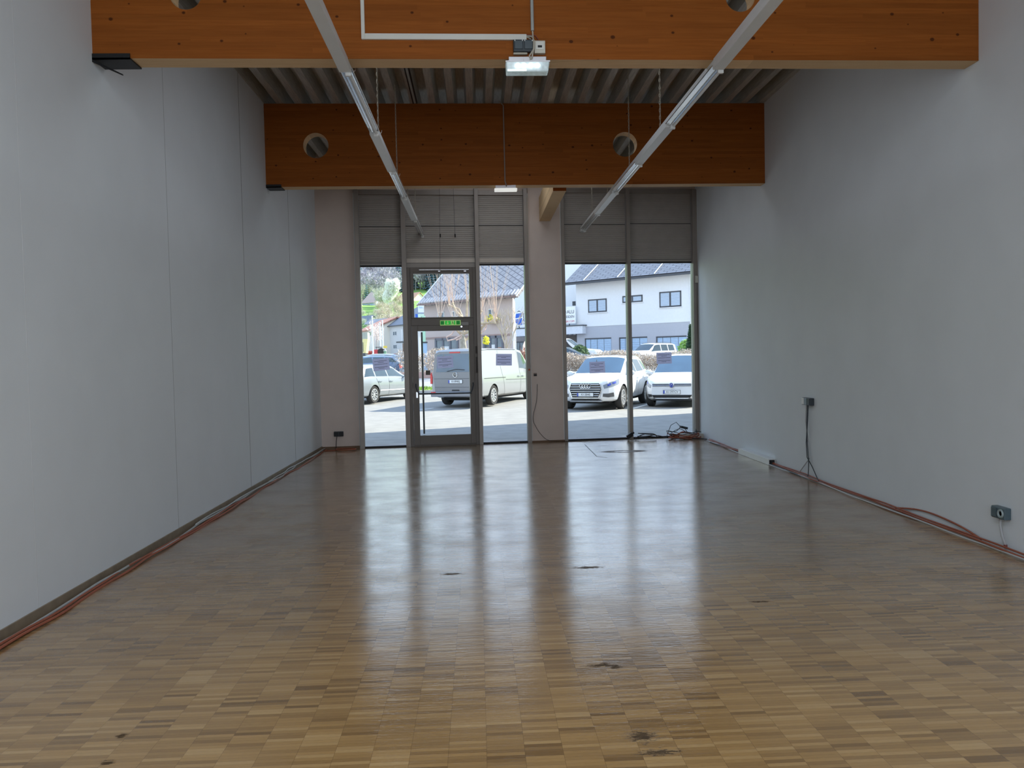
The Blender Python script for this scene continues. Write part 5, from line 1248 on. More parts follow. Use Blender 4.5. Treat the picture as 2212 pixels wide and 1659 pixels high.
for (x0, y0, x1, y1) in ((1055, 667, 1072, 690), (946, 674, 960, 688), (976, 672, 990, 686)):
    q0 = uvz(Tp, x0, y1); q1 = uvz(Tp, x1, y0-1); window(Tp, hp, q0[0], q1[0], q0[1], q1[1], 0, False, mat('white_window_frame', (.7, .7, .68), .6))
# flower box
q0 = uvz(Tp, 1052, 694, -.3); q1 = uvz(Tp, 1074, 692, -.3); fb = thing('flower_box', 'window box of yellow flowers on the pink house', 'flower box', Tp @ Vector(((q0[0]+q1[0])/2, -.25, q0[1]-.15)))
b = MB(Tp); b.box(q0[0], q1[0], -.4, -.06, q0[1]-.15, q0[1]); b.build('trough', mat('brown_trough', (.25, .15, .1), .7), fb)
M_YEL = mat('yellow_petals', (.85, .72, .12), .7, var=.25, scale=8); b = MB(Tp); R_ = random.Random(9)
for k in range(60):
    b.ball((R_.uniform(q0[0]-.1, q1[0]+.1), -.25+R_.uniform(-.18, .15), q0[1]+R_.uniform(-.1, .45)), R_.uniform(.04, .09), n=6)
b.build('blossoms', M_YEL, fb)
# grey roofed shed with a flue, between the pink house and the sign
y = 97.0; q = [at(*p_, y) for p_ in ((1098, 671), (1134, 671), (1120, 648), (1112, 649))]
sh_ = thing('shed', 'grey shingled shed roof with a flue between the pink house and the sign', 'shed', (q[0].x, y, gz(y)))
b = MB(); b.hexa([q[0], q[1], q[1]+Vector((0, 3, .1)), q[0]+Vector((0, 3, .1))], [q[3]+Vector((-.3, 1.4, 0)), q[2]+Vector((0, 1.4, 0)), q[2]+Vector((0, 1.6, 0)), q[3]+Vector((-.3, 1.6, 0))]); b.build('roof', mat('grey_shingle', (.36, .36, .33), .7, var=.14, scale=3, stretch=(.3, .3, 9)), sh_)
b = MB(); b.box(q[0].x+.1, q[1].x-.1, y+.1, y+2.9, gz(y), q[0].z); b.build('wall', M_HC, sh_)
c_ = at(1119, 634, y+1.5); b = MB(); b.cyl((c_.x, y+1.5, q[2].z-.1), (c_.x, y+1.5, c_.z), .05, 8); b.lathe((c_.x, y+1.5, c_.z), (0, 0, 1), [(.16, 0), (.13, .06), (0, .16)], 10); b.build('flue', mat('brass_flue', (.55, .4, .2), .5), sh_)

# beige house glimpsed beside the column
A = at(1196, 690, 90); B = at(1230, 690, 84)
Tc, LC, zc0 = frame2(A, B)
hc = thing('house', 'beige house with red eaves glimpsed just right of the plastered column', 'building', (A.x, A.y, zc0))
b = MB(Tc); zr = uvz(Tc, 1222, 622)[1]; b.box(-1.2, LC+.4, 0, 7, 0, zr); b.build('wall', M_HC, hc)
b = MB(Tc); b.hexa([(-1.6, -.6, zr), (LC+.8, -.6, zr), (LC+.8, 7.5, zr), (-1.6, 7.5, zr)], [(-1.6, -.6, zr+.3), (LC+.8, -.6, zr+.3), (LC-.5, 3, zr+1.5), (-.6, 3, zr+1.5)]); b.build('roof', M_TILR, hc)
b = MB(Tc); b.box(LC-3, LC+.4, -.8, 0, zr*.66, zr*.67); [b.box(LC-3+.3*k, LC-2.96+.3*k, -.8, -.76, zr*.67, zr*.78) for k in range(12)]; b.box(LC-3, LC+.4, -.8, -.76, zr*.78, zr*.79); b.build('balcony', M_WF, hc)

# small objects in front of the pink house
q = at(909, 668, 60); P = at(909, 690, 60)
r = thing('shop_sign', 'white projecting shop sign with pale blue letters at the left corner of the pink house', 'sign', (q.x, q.y, at(909, 675, 60).z))
a = at(903, 675, 60); c = at(915.5, 660, 60); b = MB(); b.box(a.x, c.x, 60, 60.15, a.z, c.z); b.build('board', mat('sign_white', (.86, .87, .88), .5), r)
text_mb(Matrix.Translation(((a.x+c.x)/2, 59.99, a.z+(c.z-a.z)*.72)), 'SüKi', .17, .004).build('lettering', mat('sign_cyan', (.25, .5, .7), .5), r)
a = at(903, 690, 60); c = at(916, 678, 60); r = thing('shop_sign', 'small pale green sign below the white projecting one', 'sign', (a.x, 60, a.z))
b = MB(); b.box(a.x, c.x, 60, 60.15, a.z, c.z); b.build('board', mat('pale_green_sign', (.68, .85, .66), .5), r); a2 = at(897.5, 690, 60)
b = MB(); b.box(a2.x, a.x, 60, 60.15, a.z, c.z); b.build('blue_end', M_SB, r); b = MB(); b.ball(((a.x+c.x)/2+.1, 59.98, (a.z+c.z)/2-.02), .10, .03, .04, 8); b.build('dark_mark', M_WF, r)
a = at(912, 735, 58); c = at(918.5, 700, 58); b = MB(); b.box(a.x, c.x, 58, 58.2, a.z-3.2, c.z+.6); tag(b.build('green_pillar', mat('mint_green', (.50, .78, .55), .6)), 'mint green pillar at the left corner of the pink house', 'pillar', kind='thing')
a = at(914.5, 768, 57); c = at(922, 741, 57); r = thing('phone_booth', 'narrow pale blue booth with dark cap beside the pink house', 'booth', ((a.x+c.x)/2, 57, gz(57)))
b = MB(); b.box(a.x, c.x, 57, 57.3, gz(57), c.z); b.build('cabinet', mat('pale_blue_panel', (.42, .58, .75), .5), r); b = MB(); b.box(a.x-.05, c.x+.03, 56.95, 57.35, c.z, c.z+.1); b.build('cap', M_WF, r)
# flower ball and posts
q = at(1050, 736, 50); r = thing('flower_ball', 'round ball of bright yellow flowers on a pole before the shop windows', 'flowers', (q.x, 50, gz(50)))
b = MB(); R_ = random.Random(4)
for k in range(90):
    v = Vector((R_.gauss(0, 1), R_.gauss(0, 1), R_.gauss(0, 1))).normalized()*R_.uniform(.1, .22); b.ball((q.x+v.x, 50+v.y, q.z+v.z*1.3), .05, n=6)
b.build('blossoms', mat('forsythia_yellow', (.80, .75, .05), .7, var=.2, scale=9), r); b = MB(); b.cyl((q.x, 50, gz(50)), (q.x, 50, q.z), .03, 6); b.build('pole', M_WF, r)
a = at(1107, 736, 47); c = at(1110.5, 716, 47); r = thing('street_sign', 'narrow white street sign panel beside the white post', 'sign', ((a.x+c.x)/2, 47, gz(47)))
b = MB(); b.box(a.x, c.x, 47, 47.04, a.z, c.z); b.build('panel', M_GUT, r); b = MB(); b.cyl(((a.x+c.x)/2, 47.03, gz(47)), ((a.x+c.x)/2, 47.03, a.z), .03, 8); b.build('post', M_GUT, r)
a = at(1113, 720, 47.5); b = MB(); b.cyl((a.x, 47.5, gz(47.5)), (a.x, 47.5, a.z), .045, 8); tag(b.build('white_post', M_GUT), 'plain white post in front of the dark entrance', 'post')

# ------------------------------------------------------------------ buildings at the left
def simple_house(label, A, B, dep, ze_px, rise, wallm, roofm, wins=(), hip=False, over=.4, base=None):
    Th, l, z0 = frame2(A, B)
    h = thing('house', label, 'building', (A.x, A.y, z0)); ze = uvz(Th, *ze_px)[1]
    b = MB(Th); b.box(0, l, 0, dep, 0, ze); b.build('wall', wallm, h)
    if hip:
        b = MB(Th); o = over; i = dep*.45; P0 = [(-o, -o, ze), (l+o, -o, ze), (l+o, dep+o, ze), (-o, dep+o, ze)]; R0 = [(i, dep/2, ze+rise), (l-i, dep/2, ze+rise)]
        b.add(P0+R0, [(0, 1, 5, 4), (1, 2, 5), (2, 3, 4, 5), (3, 0, 4), (3, 2, 1, 0)]); b.build('roof', roofm, h)
        b = MB(Th); b.box(-o, l+o, -o-.05, -o+.05, ze-.12, ze+.02); b.build('gutter', M_WF, h)
    else:
        b = MB(Th); b.prism([(0, 0, ze), (0, dep, ze), (0, dep/2, ze+rise*.95)], (l, 0, 0)); b.build('gable', wallm, h)
        b = MB(Th); o = over; b.hexa([(-o, -o, ze-.2), (l+o, -o, ze-.2), (l+o, dep/2, ze+rise), (-o, dep/2, ze+rise)], [(-o, -o, ze), (l+o, -o, ze), (l+o, dep/2, ze+rise+.25), (-o, dep/2, ze+rise+.25)])
        b.hexa([(-o, dep/2, ze+rise), (l+o, dep/2, ze+rise), (l+o, dep+o, ze-.2), (-o, dep+o, ze-.2)], [(-o, dep/2, ze+rise+.25), (l+o, dep/2, ze+rise+.25), (l+o, dep+o, ze), (-o, dep+o, ze)]); b.build('roof', roofm, h)
    for (x0, y0, x1, y1) in wins:
        q0 = uvz(Th, x0, y1); q1 = uvz(Th, x1, y0); window(Th, h, q0[0], q1[0], q0[1], q1[1], 0, False, mat('white_window_frame', (.7, .7, .68), .6))
    return h, Th, l
M_LG = mat('pale_grey_render', (.62, .62, .60), .85, var=.02)
A = at(838, 762, 142); B = at(905, 760, 131)
h, Th, l = simple_house('pale two-storey house with a blue-grey hipped roof, left of the door', A, B, 12, (838, 705), 4.6, M_LG, M_TILG, [(849, 715, 857, 725.5), (871, 714, 879, 724), (850, 744, 857.5, 754)], hip=True)
q0 = uvz(Th, 858, 741, -1.2); q1 = uvz(Th, 884, 737, -1.2); b = MB(Th); b.box(q0[0], q1[0], -1.4, 0, q0[1], q0[1]+.25); b.build('porch_roof', M_WF, h)
q0 = uvz(Th, 869, 752, -.05); q1 = uvz(Th, 874, 742, -.05); b = MB(Th); b.box(q0[0], q1[0], -.08, 0, .2, q1[1]); b.build('porch_door', mat('brown_door', (.30, .18, .12), .6), h)
q = uvz(Th, 869, 757, -1.3); b = MB(Th)
for s in (0, 1.3, 2.6): b.cyl((q[0]+s, -1.3, 0), (q[0]+s, -1.3, q0[1]+3.1 if s == 0 else 1.6), .09, 6)
b.build('porch_post', M_GUT, h)
A = at(776, 760, 150); B = at(806, 758, 140)
simple_house('white house with a red clay roof behind the flagpoles', A, B, 9, (790, 714), 2.0, M_HC, M_TILR, [(797, 715, 802.5, 728)])
A = at(803, 762, 160); B = at(838, 758, 154)
simple_house('white gable house with a sloping red roof between the flagpoles', A, B, 8, (822, 722), 3.2, M_HC, M_TILR, [(828, 717.5, 833, 728)])
A = at(786, 700, 210); B = at(830, 700, 205)
simple_house('low house with grey metal roof above the red roofs', A, B, 6, (800, 700), 1.2, M_LG, M_TILG)
A = at(764, 700, 250); B = at(790, 700, 246)
simple_house('dark gable house at the left edge under the spruce', A, B, 6, (786, 703), 3.0, mat('slate_cladding', (.30, .32, .38), .8), M_TILG)
A = at(782, 668, 350); B = at(812, 668, 345)
simple_house('brown-roofed house with pale blue walls below the spruce', A, B, 12, (800, 654), 5.0, mat('pale_blue_render', (.40, .50, .66), .85), mat('brown_roof', (.42, .32, .28), .8, var=.1, scale=1), [(794, 657, 799, 666)])
A = at(848, 668, 390); B = at(886, 667, 380)
simple_house('white house with an orange roof right of the white blossoming tree', A, B, 12, (870, 655), 5.0, M_HC, mat('orange_roof', (.62, .34, .22), .8, var=.1, scale=1), [(860, 658, 864, 663), (867, 658, 871, 663)])

# flagpoles and yard machinery
for i, (px, pt_, pb_, y, lab) in enumerate(((803.5, 686, 767, 118, 'tallest white flagpole, left of the other three'), (820, 699, 765, 120, 'white flagpole with a curved top'), (825.5, 695, 767, 119, 'thin white flagpole right of the curved one'))):
    a = at(px+2.5, pb_, y); c = at(px, pt_, y); r = thing('flagpole', lab, 'flagpole', (a.x, y, gz(y)))
    b = MB(); b.cyl((a.x, y, gz(y)), (a.x, y, c.z), .13, 8, .08); b.build('mast', M_GUT, r)
    b = MB(); b.ball((a.x, y, c.z+.1), .14, n=8); b.build('finial', M_GUT, r)
y = 95; a = at(776, 763, y); c = at(794, 732, y); t_ = at(794, 718, y)
r = thing('loading_container', 'yellow tapered container with dark slots at the left window edge', 'container', ((a.x+c.x)/2, y, gz(y)))
b = MB(); b.hexa([(a.x-.6, y, a.z), (c.x-.25, y, a.z), (c.x-.25, y+2, a.z), (a.x-.6, y+2, a.z)], [(a.x-.6, y, c.z), (c.x, y, c.z), (c.x, y+2, c.z), (a.x-.6, y+2, c.z)]); b.build('hopper', mat('machine_yellow', (.78, .68, .30), .6, var=.06), r)
b = MB(); b.box(a.x-.6, c.x, y, y+2, c.z, t_.z); b.build('top_box', mat('olive_panel', (.40, .42, .34), .7, var=.12, scale=2), r)
b = MB()
for k in range(5): z = a.z+(c.z-a.z)*(.12+.15*k); b.box(a.x+.05, a.x+.05+(c.x-a.x)*.42, y-.02, y, z, z+.05)
b.box(a.x+.45*(c.x-a.x), a.x+.5*(c.x-a.x), y-.02, y, a.z+.1*(c.z-a.z), a.z+.75*(c.z-a.z)); b.build('slot', M_WF, r)
b = MB(); b.box(a.x-.6, c.x-.3, y-.05, y+2, gz(y), a.z); b.build('chassis', M_WF, r)
y = 100; a = at(808, 768, y); r = thing('tractor', 'small red tractor with black wheel by the flagpoles', 'tractor', (a.x, y, gz(y)))
b = MB(); b.box(a.x, a.x+.9, y, y+1.2, a.z+.1, a.z+.75); b.build('bonnet', mat('tractor_red', (.65, .06, .08), .4), r, bevel=.05)
b = MB(); b.lathe((a.x+.95, y-.1, a.z+.45), (0, -1, 0), [(.2, 0), (.42, 0), (.46, .1), (.46, .3), (.3, .36), (0, .3)], 20); b.build('wheel', M_TYRE, r, smooth=True)
b = MB(); b.box(a.x+.2, a.x+1.0, y, y+1.2, a.z+1.0, a.z+1.08); [b.cyl((a.x+x, y+.1, a.z+.6), (a.x+x, y+.1, a.z+1.0), .03, 6) for x in (.3, .9)]; b.build('canopy', M_WF, r)
a = at(795, 768, y); c = at(802, 758, y); b = MB(); R_ = random.Random(2)
for k in range(12): b.ball((R_.uniform(a.x, c.x), y+R_.uniform(-.2, .2), R_.uniform(a.z, c.z)), R_.uniform(.1, .2), n=6)
tag(b.build('red_shrub', mat('red_leaves', (.50, .12, .09), .8, var=.3, scale=4)), 'red-leaved shrub beside the yellow container', 'shrub')
a = at(828, 752, 110); c = at(836, 747, 110); r = thing('street_sign', 'small yellow direction sign before the pale house', 'sign', (a.x, 110, gz(110)))
b = MB(); b.box(a.x, c.x, 110, 110.05, a.z, c.z); b.build('panel', mat('sign_yellow', (.75, .55, .08), .5), r); b = MB(); b.cyl(((a.x+c.x)/2, 110.05, gz(110)), ((a.x+c.x)/2, 110.05, c.z), .05, 6); b.build('post', M_GUT, r)
a = at(829, 768, 96); c = at(833.5, 758, 96); r = thing('waste_bin', 'green waste bin with pale lid beside the flagpoles', 'bin', ((a.x+c.x)/2, 96, gz(96)))
b = MB(); b.box(a.x, c.x, 96, 96.4, gz(96), c.z); b.build('tub', mat('bin_green', (.16, .32, .20), .6), r); b = MB(); b.box(a.x-.03, c.x+.03, 95.95, 96.45, c.z, c.z+.08); b.build('lid', M_GUT, r)
# cars behind the hedge
def far_car(label, px, y, head, col, s=1.0):
    r_ = estate('car', label, col); q = at(px, 760, y); place(r_, (q.x, y), head, s); return r_
S = dict(L=4.7, W=1.86, rw=.36, axles=(-1.4, 1.4), spokes=8, k6=.92,
    zb=[(-2.35, .45), (2.35, .38)], belt=[(-2.35, 1.12), (1.3, 1.08), (2.0, .98), (2.35, .85)],
    top=[(-2.35, 1.45), (-2.25, 1.68), (-1.9, 1.78), (0, 1.80), (.35, 1.75), (1.05, 1.22), (1.3, 1.14), (2.1, 1.05), (2.35, .9)],
    w=[(-2.35, .85), (-2.1, .92), (1.7, .93), (2.15, .86), (2.35, .70)], wr=[(-2.35, .80), (.3, .80), (1.2, .84), (2.35, .9)])
r, c = make_car('car', 'white SUV with roof rails parked behind the hedge in front of the blue blinds', S, None, None, P_WHITE)
glass(r, c, [[(-.3, 5.1), (1.0, 5.1), (.42, 5.86), (-.28, 5.88)], [(-1.2, 5.1), (-.4, 5.1), (-.38, 5.88), (-1.15, 5.88)], [(-2.05, 5.1), (-1.3, 5.1), (-1.25, 5.88), (-1.95, 5.88)]]); c.across(.4, 1.05, 6.06).build('windscreen', M_CGL, r, smooth=True)
b = MB()
for sd in (1, -1): b.tube([c.pt(x, 6.3, sd)+Vector((0, 0, .06)) for x in (-1.9, -1.0, 0, .2)], .02, 6)
b.build('roof_rail', M_WF, r)
q = at(1405, 760, 62); place(r, (q.x, 62), (-.80, -.60), .97)
far_car('pale car at the right end behind the hedge, beside the cypress', 1497, 57, (-.8, -.6), P_WHITE, 1.08)
S2 = dict(S); r, c = make_car('van', 'white van nose with black side window behind the hedge, by the column', S, None, None, P_WHITE, 'van')
glass(r, c, [[(-.3, 5.1), (1.0, 5.1), (.42, 5.86), (-.28, 5.88)]], M_TRIM); c.across(.4, 1.05, 6.06).build('windscreen', M_CGL, r, smooth=True)
q = at(1217, 760, 61); place(r, (q.x, 61), (.93, -.37), 1.28)
far_car('dark car under the white van behind the hedge', 1220, 55, (.95, -.32), P_DARK, 1.18)

# ------------------------------------------------------------------ hedge and trees
M_TWIG = mat('dry_twigs', (.58, .50, .42), .9, var=.4, scale=7); M_TWR = mat('reddish_twigs', (.46, .24, .17), .9, var=.35, scale=5)
def hedge(name, label, m, path, hgt, wid, n, seed, leaf=.10, base=0.1):
    R_ = random.Random(seed); b = MB()
    for i in range(n):
        t = R_.random()*(len(path)-1); k = int(t); f = t-k; p = Vector(path[k]).lerp(Vector(path[k+1]), f)
        hh = hgt*(.86+.14*math.sin(t*9+seed)); z0 = gz(p.y)+base+(R_.random()**.75)*hh
        x = p.x+R_.gauss(0, wid*.3); y = p.y+R_.gauss(0, wid*.3)
        d = Vector((R_.gauss(0, .6), R_.gauss(0, .6), R_.gauss(.45, .6))).normalized()*leaf*R_.uniform(.5, 1.6); s = d.cross(Vector((R_.gauss(0, 1), R_.gauss(0, 1), R_.gauss(0, 1)))).normalized()*leaf*R_.uniform(.12, .3)
        q = Vector((x, y, z0)); b.add([q-s, q+s, q+d], [(0, 1, 2)])
    return tag(b.build(name, m, keep=True), label, 'hedge', kind='thing')
a = at(1205, 800, 49); c = at(1560, 800, 45)
hedge('hedge', 'long bare brown hedge behind the white cars', M_TWIG, [(a.x-.5, 50.0, 0), (a.x+5, 48.5, 0), (c.x+3, 45.5, 0)], 1.32, 1.1, 26000, 1, .11)
a = at(880, 800, 49); c = at(950, 800, 49)
hedge('hedge', 'thin bare hedge seen through the door glass, left of the van', M_TWIG, [(a.x-.6, 50, 0), (c.x+1.5, 48, 0)], 1.7, .6, 2600, 2, .15)
a = at(1120, 800, 49); c = at(1150, 800, 49)
hedge('hedge', 'red-brown hedge between the van and the column', M_TWR, [(a.x-.5, 49, 0), (c.x+1.2, 48.4, 0)], 1.65, .7, 2600, 3, .15)
b = MB(); a = at(870, 806, 50); c = at(945, 806, 50); z = gz(49)
b.box(a.x-4, c.x+1, 47.6, 47.9, z-.05, z+.35); tag(b.build('brick_wall', mat('pink_brick', (.50, .33, .28), .85, var=.15, scale=3)), 'low pink brick wall under the hedge left of the van', 'wall', kind='thing')
b = MB(); a = at(1205, 806, 46); b.box(a.x-1, a.x+16, 43.2, 43.6, gz(43)-.1, gz(43)+.16); struct(b.build('kerb', M_KERB))

M_BARK = mat('pale_bark', (.50, .40, .28), .85, var=.25, scale=4); M_SHOOT = mat('orange_shoots', (.74, .57, .45), .7, var=.12, scale=3); M_GBARK = mat('grey_bark', (.36, .33, .27), .85, var=.3, scale=6)
def shoots(b, p, n, ln, sp, R_, r0):
    for i in range(n):
        d = Vector((R_.gauss(0, sp), R_.gauss(0, sp), 1)).normalized(); l = ln*R_.uniform(.6, 1.1); o = Vector((R_.uniform(-.12, .12), R_.uniform(-.12, .12), 0)); bend = Vector((R_.gauss(0, .08), R_.gauss(0, .08), 0))*l
        b.tube([p+o*.3, p+o+d*l*.35+bend*.3, p+o+d*l*.7+bend*.8, p+o+d*l+bend], r0, 4, r0*.35)
# pollarded tree in front of the pink house
y = 48.0; R_ = random.Random(11)
q = at(1003, 770, y); r = thing('pollarded_tree', 'pollarded tree with long upright orange shoots before the pink house', 'tree', (q.x, y, gz(y)))
P = lambda px, py, dy=0.0: at(px, py, y+dy)
b = MB(); b.tube([Vector((q.x, y, gz(y))), P(1002, 757), P(1000, 738), P(998, 722)], .21, 8, .16); b.build('trunk', M_GBARK, r, smooth=True)
knots = []
limbs = [[(998, 722), (990, 716), (984, 709)], [(998, 722), (1004, 710), (1000, 688), (991, 668), (970, 659)], [(1004, 710), (1008, 680), (1009, 650)], [(1000, 688), (985, 672), (978, 655)],
         [(998, 722), (1015, 715), (1038, 698), (1068, 697)], [(1015, 715), (1030, 690), (1040, 672)], [(1038, 698), (1055, 698), (1072, 688)], [(984, 709), (968, 700), (950, 690)], [(1038, 720), (1040, 708), (1050, 700)], [(1000, 738), (1015, 728), (1034, 716)]]
for i, l in enumerate(limbs):
    b = MB(); dys = [0, .3, .6, .9, 1.1]; sg_ = 1 if i % 2 else -1
    pts = [P(x, yy, sg_*dys[k]*.7 if k else 0) for k, (x, yy) in enumerate(l)]; b.tube(pts, .10, 6, .06); b.ball(pts[-1], .085, n=7, jit=.2); b.build('limb', M_BARK, r, smooth=True); knots.append(pts[-1])
for i, kp in enumerate(knots):
    b = MB(); shoots(b, kp, 9, (4.2 if i not in (8, 9) else 2.4), .17, R_, .018); b.build('shoots', M_SHOOT, r)
b = MB()
for (l) in ([(982, 712), (975, 722), (964, 728), (967, 736), (980, 733), (991, 727)], [(990, 728), (998, 722), (996, 730), (985, 735)], [(1048, 712), (1052, 700), (1045, 716), (1036, 716)]):
    b.tube([P(x, yy, -.5) for x, yy in l], .05, 5)
b.build('curled_branches', mat('pinkish_wood', (.62, .45, .38), .8, var=.2, scale=4), r, smooth=True)
# small multi-stemmed bare tree
def bare_tree(name, label, x, y, h, trunk_h, seed, m, rr=.09, spread=.42, lv=3):
    R_ = random.Random(seed); r = thing(name, label, 'tree', (x, y, gz(y))); z = gz(y)
    b = MB(); b.tube([(x, y, z), (x+.02, y, z+trunk_h*.6), (x, y, z+trunk_h)], rr, 7, rr*.8); b.build('trunk', m, r, smooth=True)
    b = MB()
    def grow(p, d, l, r0, k):
        e = p+d*l; b.tube([p, p+d*l*.5+Vector((R_.gauss(0, .04), R_.gauss(0, .04), 0))*l, e], r0, 4, r0*.6)
        if k: 
            for i in range(3 if k > 1 else 4):
                nd = (d+Vector((R_.gauss(0, spread), R_.gauss(0, spread), R_.gauss(.15, .2)))).normalized(); grow(p+d*l*R_.uniform(.55, 1), nd, l*R_.uniform(.5, .75), r0*.55, k-1)
    for i in range(6):
        a = 2*PI*i/6+R_.random(); grow(Vector((x, y, z+trunk_h*R_.uniform(.8, 1))), Vector((math.cos(a)*.36, math.sin(a)*.36, 1)).normalized(), (h-trunk_h)*.5, rr*.6, lv)
    b.build('branches', m, r); return r
q = at(1095, 757, 46); bare_tree('bare_tree', 'small multi-stemmed bare tree in front of the entrance canopy', q.x, 46, 4.4, 1.75, 5, mat('tan_twig_bark', (.50, .42, .31), .85, var=.2, scale=5), .07)
# shrubs at the white building
def shrub(name, label, x, y, h, w, m, n, seed, cone=False, leaf=.16, z=None, cat='shrub'):
    R_ = random.Random(seed); b = MB(); z = gz(y) if z is None else z
    for i in range(n):
        t = R_.random(); rad = (w*(1-t)*.95+.04) if cone else w*math.sqrt(max(0, 1-(2*t-1)**2))
        a = R_.uniform(0, 2*PI); rho = rad*math.sqrt(R_.uniform(.3, 1)); q = Vector((x+rho*math.cos(a), y+rho*math.sin(a), z+.05+t*h))
        d = Vector((R_.gauss(0, 1), R_.gauss(0, 1), R_.gauss(.3, 1))).normalized()*leaf*R_.uniform(.6, 1.3); s = d.orthogonal().normalized()*leaf*.4
        b.add([q-s, q+s, q+d], [(0, 1, 2)])
    b.cyl((x, y, z), (x, y, z+h*.85), w*.5, 7, w*(.02 if cone else .3))
    return tag(b.build(name, m, keep=False), label, cat)
q = at(1494, 760, 52); zt = at(1494, 704, 52).z; shrub('cypress', 'dark green column cypress at the right window edge', q.x, 52, zt-gz(52), .62, mat('cypress_green', (.05, .10, .045), .9, var=.3, scale=4), 3500, 7, True, .16, cat='tree')
q = at(1482, 748, 53.5); shrub('laurel_bush', 'bright green bush left of the column cypress', q.x, 53.5, at(1482, 737, 53.5).z-gz(53.5), .62, mat('laurel_green', (.24, .42, .09), .8, var=.35, scale=4), 1200, 8)
q = at(1252, 755, 58); shrub('juniper_bush', 'dark green bush beside the grey wall behind the hedge', q.x, 58, at(1252, 748, 58).z-gz(58), .75, mat('juniper_green', (.07, .13, .05), .9, var=.3, scale=4), 1400, 9)

# trees on the hillside: one of each kind, then copies
def blades(b, c, rx, rz, n, leaf, R_, wid=.35, up=.3, shell=.35):
    for i in range(n):
        v = Vector((R_.gauss(0, 1), R_.gauss(0, 1), R_.gauss(0, 1))).normalized()*(R_.uniform(shell, 1)**.5)
        q = Vector((c[0]+v.x*rx, c[1]+v.y*rx, c[2]+v.z*rz)); d = (v*.6+Vector((R_.gauss(0, .5), R_.gauss(0, .5), R_.gauss(up, .5)))).normalized()*leaf*R_.uniform(.6, 1.4); s = d.cross(Vector((R_.gauss(0, 1), R_.gauss(0, 1), R_.gauss(0, 1)))).normalized()*leaf*wid*R_.uniform(.5, 1)
        b.add([q-s, q+s, q+d], [(0, 1, 2)])
def tree_proto(name, label, h, crown_m, trunk_m, kind, seed, n=420, group=None):
    R_ = random.Random(seed); r = thing(name, label, 'tree', (0, 0, 0), group)
    b = MB(); b.cyl((0, 0, -1.5), (0, 0, h*.8), h*.018, 6, h*.006); b.build('trunk', trunk_m, r)
    b = MB()
    if kind == 'conifer':
        for k in range(11):
            t = k/11; z = h*(.10+.88*t); rad = h*.19*(1-t)+.15
            for j in range(16):
                a = 2*PI*j/16+k*.7+R_.uniform(-.15, .15); rr = rad*R_.uniform(.75, 1.15); e = Vector((rr*math.cos(a), rr*math.sin(a), z-rr*.35)); s = Vector((-math.sin(a), math.cos(a), 0))*rr*.22; top = Vector((0, 0, z+h*.04))
                b.add([top, e-s, e+Vector((0, 0, -.12*rr)), e+s], [(0, 1, 2, 3)])
    elif kind == 'bare':
        for k in range(9): c = (R_.gauss(0, h*.10), R_.gauss(0, h*.10), h*R_.uniform(.45, .8)); blades(b, c, h*.17, h*.2, n//9, h*.09, R_, .16, .5, .1)
    else:
        for k in range(7): c = (R_.gauss(0, h*.10), R_.gauss(0, h*.10), h*R_.uniform(.4, .78)); blades(b, c, h*.17, h*.19, n//7, h*.06, R_, .6, .1, .2)
    if kind == 'leafy':
        for k in range(5): b.ball((R_.gauss(0, h*.05), R_.gauss(0, h*.05), h*(.38+.1*k)), h*.10, h*.10, h*.10, 8, .15)
    b.build('crown', crown_m, r); return r
used = set()
def put(proto, x, y, s, rot, label=None, group=None):
    z = gz(y)+2.2*math.sin(x*.021+y*.013)*0
    if proto.name not in used: o = proto; used.add(proto.name)
    else: o = copy_tree(proto)
    o.location = (x, y, z); o.rotation_euler = (0, 0, rot); o.scale = (s, s, s*random.uniform(.9, 1.12))
    if label: o['label'] = label
    if group: o['group'] = group
    return o
M_HB = mat('grey_trunk', (.34, .31, .30), .9)
bare1 = tree_proto('woodland_tree', 'leafless grey-lilac tree on the wooded hillside', 14, mat('hazed_lilac_twigs', (.40, .38, .42), .9, var=.15, scale=.3), M_HB, 'bare', 21, 620, 'leafless trees of the hillside wood')  # distance haze is mixed into this twig colour
bare2 = tree_proto('budding_tree', 'leafless tree with pale green buds on the lower slope', 11, mat('budding_twigs', (.52, .53, .42), .9, var=.15, scale=.3), M_HB, 'bare', 22, 560, 'budding trees of the lower slope')
bare3 = tree_proto('bare_tree', 'beige bare tree between the hillside houses and the near roofs', 9, mat('beige_twigs', (.58, .50, .40), .9, var=.15, scale=.3), M_HB, 'bare', 23, 620, 'beige bare trees above the near roofs')
con = tree_proto('conifer', 'dark blue-green conifer in the hillside wood', 17, mat('conifer_green', (.10, .17, .19), .9, var=.25, scale=.3), M_HB, 'conifer', 24, 0, 'conifers of the hillside wood')
R_ = random.Random(31)
# wood above the meadow
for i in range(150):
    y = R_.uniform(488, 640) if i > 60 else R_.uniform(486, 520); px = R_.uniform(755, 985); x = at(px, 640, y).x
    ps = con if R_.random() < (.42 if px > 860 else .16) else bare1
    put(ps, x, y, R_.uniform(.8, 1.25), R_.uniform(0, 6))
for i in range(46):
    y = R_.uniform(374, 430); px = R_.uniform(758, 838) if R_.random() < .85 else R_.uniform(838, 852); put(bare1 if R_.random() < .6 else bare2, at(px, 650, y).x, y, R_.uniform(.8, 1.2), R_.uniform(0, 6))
for i in range(44):
    y = R_.uniform(205, 315); px = R_.choice([R_.uniform(822, 892), R_.uniform(815, 870), R_.uniform(758, 776)]); put(bare3, at(px, 670, y).x, y, R_.uniform(.45, .75), R_.uniform(0, 6))
for i in range(20):
    y = R_.uniform(300, 345); px = R_.uniform(815, 850); put(bare2, at(px, 665, y).x, y, R_.uniform(.6, .9), R_.uniform(0, 6))
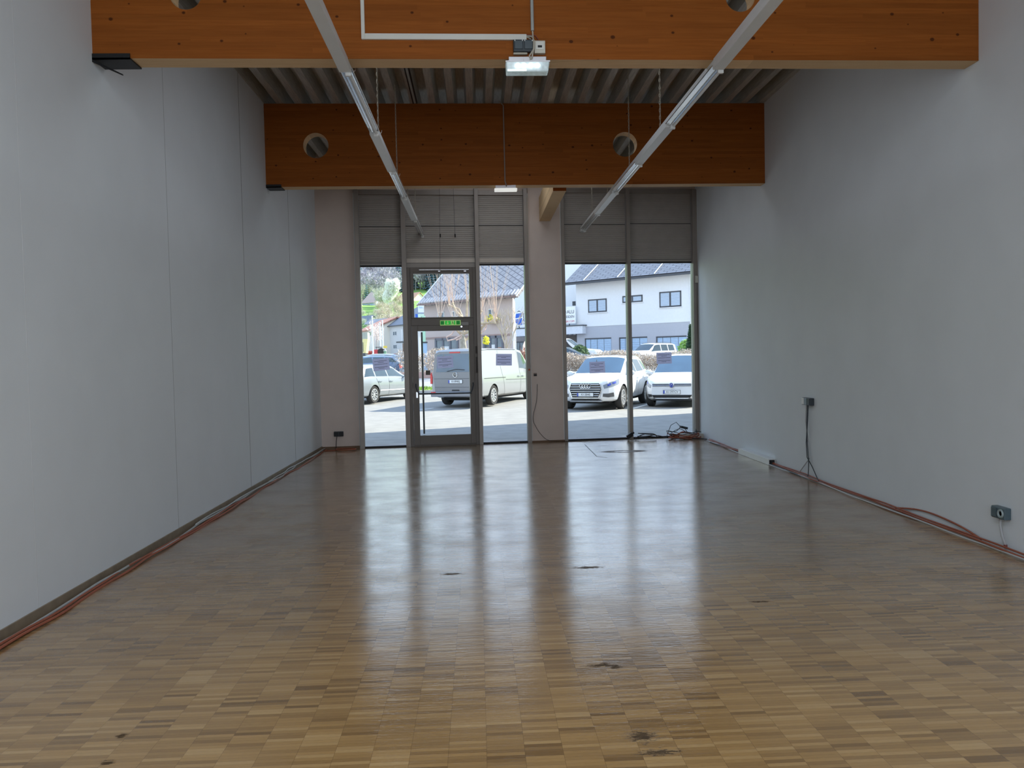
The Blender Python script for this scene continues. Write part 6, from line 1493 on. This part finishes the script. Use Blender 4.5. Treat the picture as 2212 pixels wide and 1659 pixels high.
for i in range(26):
    y = R_.uniform(242, 276); px = R_.uniform(760, 820); put(bare2, at(px, 670, y).x, y, R_.uniform(.26, .36), R_.uniform(0, 6))
M_PETAL = mat('white_blossom', (.93, .92, .88), .8, var=.04, scale=.5)
n_ = M_PETAL.node_tree; tl_ = n_.nodes.new('ShaderNodeBsdfTranslucent'); tl_.inputs[0].default_value = (.95, .94, .9, 1); ms_ = n_.nodes.new('ShaderNodeMixShader'); ms_.inputs[0].default_value = .5
n_.links.new(n_.nodes['Principled BSDF'].outputs[0], ms_.inputs[1]); n_.links.new(tl_.outputs[0], ms_.inputs[2]); n_.links.new(ms_.outputs[0], n_.nodes['Material Output'].inputs[0])
# single trees that stand out
sp = tree_proto('spruce', 'tall dark spruce left of the white blossoming tree', 17, mat('spruce_green', (.10, .19, .17), .9, var=.25, scale=.3), M_HB, 'conifer', 41)
put(sp, at(793, 660, 364).x, 364, .62, .3)
sp2 = copy_tree(sp); sp2['label'] = 'shorter bluish conifer just right of the tall spruce'; sp2.location = (at(803, 650, 365).x, 365, gz(365)); sp2.scale = (.62, .62, .36)
wt = tree_proto('blossoming_tree', 'white blossoming tree standing out before the dark wood', 13.5, mat('white_blossom', (.93, .92, .88), .8, var=.04, scale=.5), M_HB, 'leafy', 42, 4500)
put(wt, at(845, 670, 300).x, 300, .92, 0); wt.scale = (.56, .56, 1.0)
w2 = tree_proto('blossoming_shrub', 'small white flowering tree below the blue-walled house', 5.0, mat('white_blossom', (.90, .88, .80), .8), M_HB, 'leafy', 43, 500)
put(w2, at(801, 685, 215).x, 215, .9, 0)
w3 = tree_proto('blossoming_shrub', 'pinkish white blossoming young tree among the flagpoles', 5.2, mat('pinkish_blossom', (.80, .70, .64), .8, var=.15), M_HB, 'bare', 44, 500)
put(w3, at(814, 765, 128).x, 128, 1.05, 0)
g1 = tree_proto('evergreen_bush', 'green bush at the left edge above the red roofs', 6, mat('bush_green', (.16, .30, .13), .9, var=.3, scale=.6), M_HB, 'leafy', 45, 500)
put(g1, at(779, 705, 200).x, 200, .8, 0)
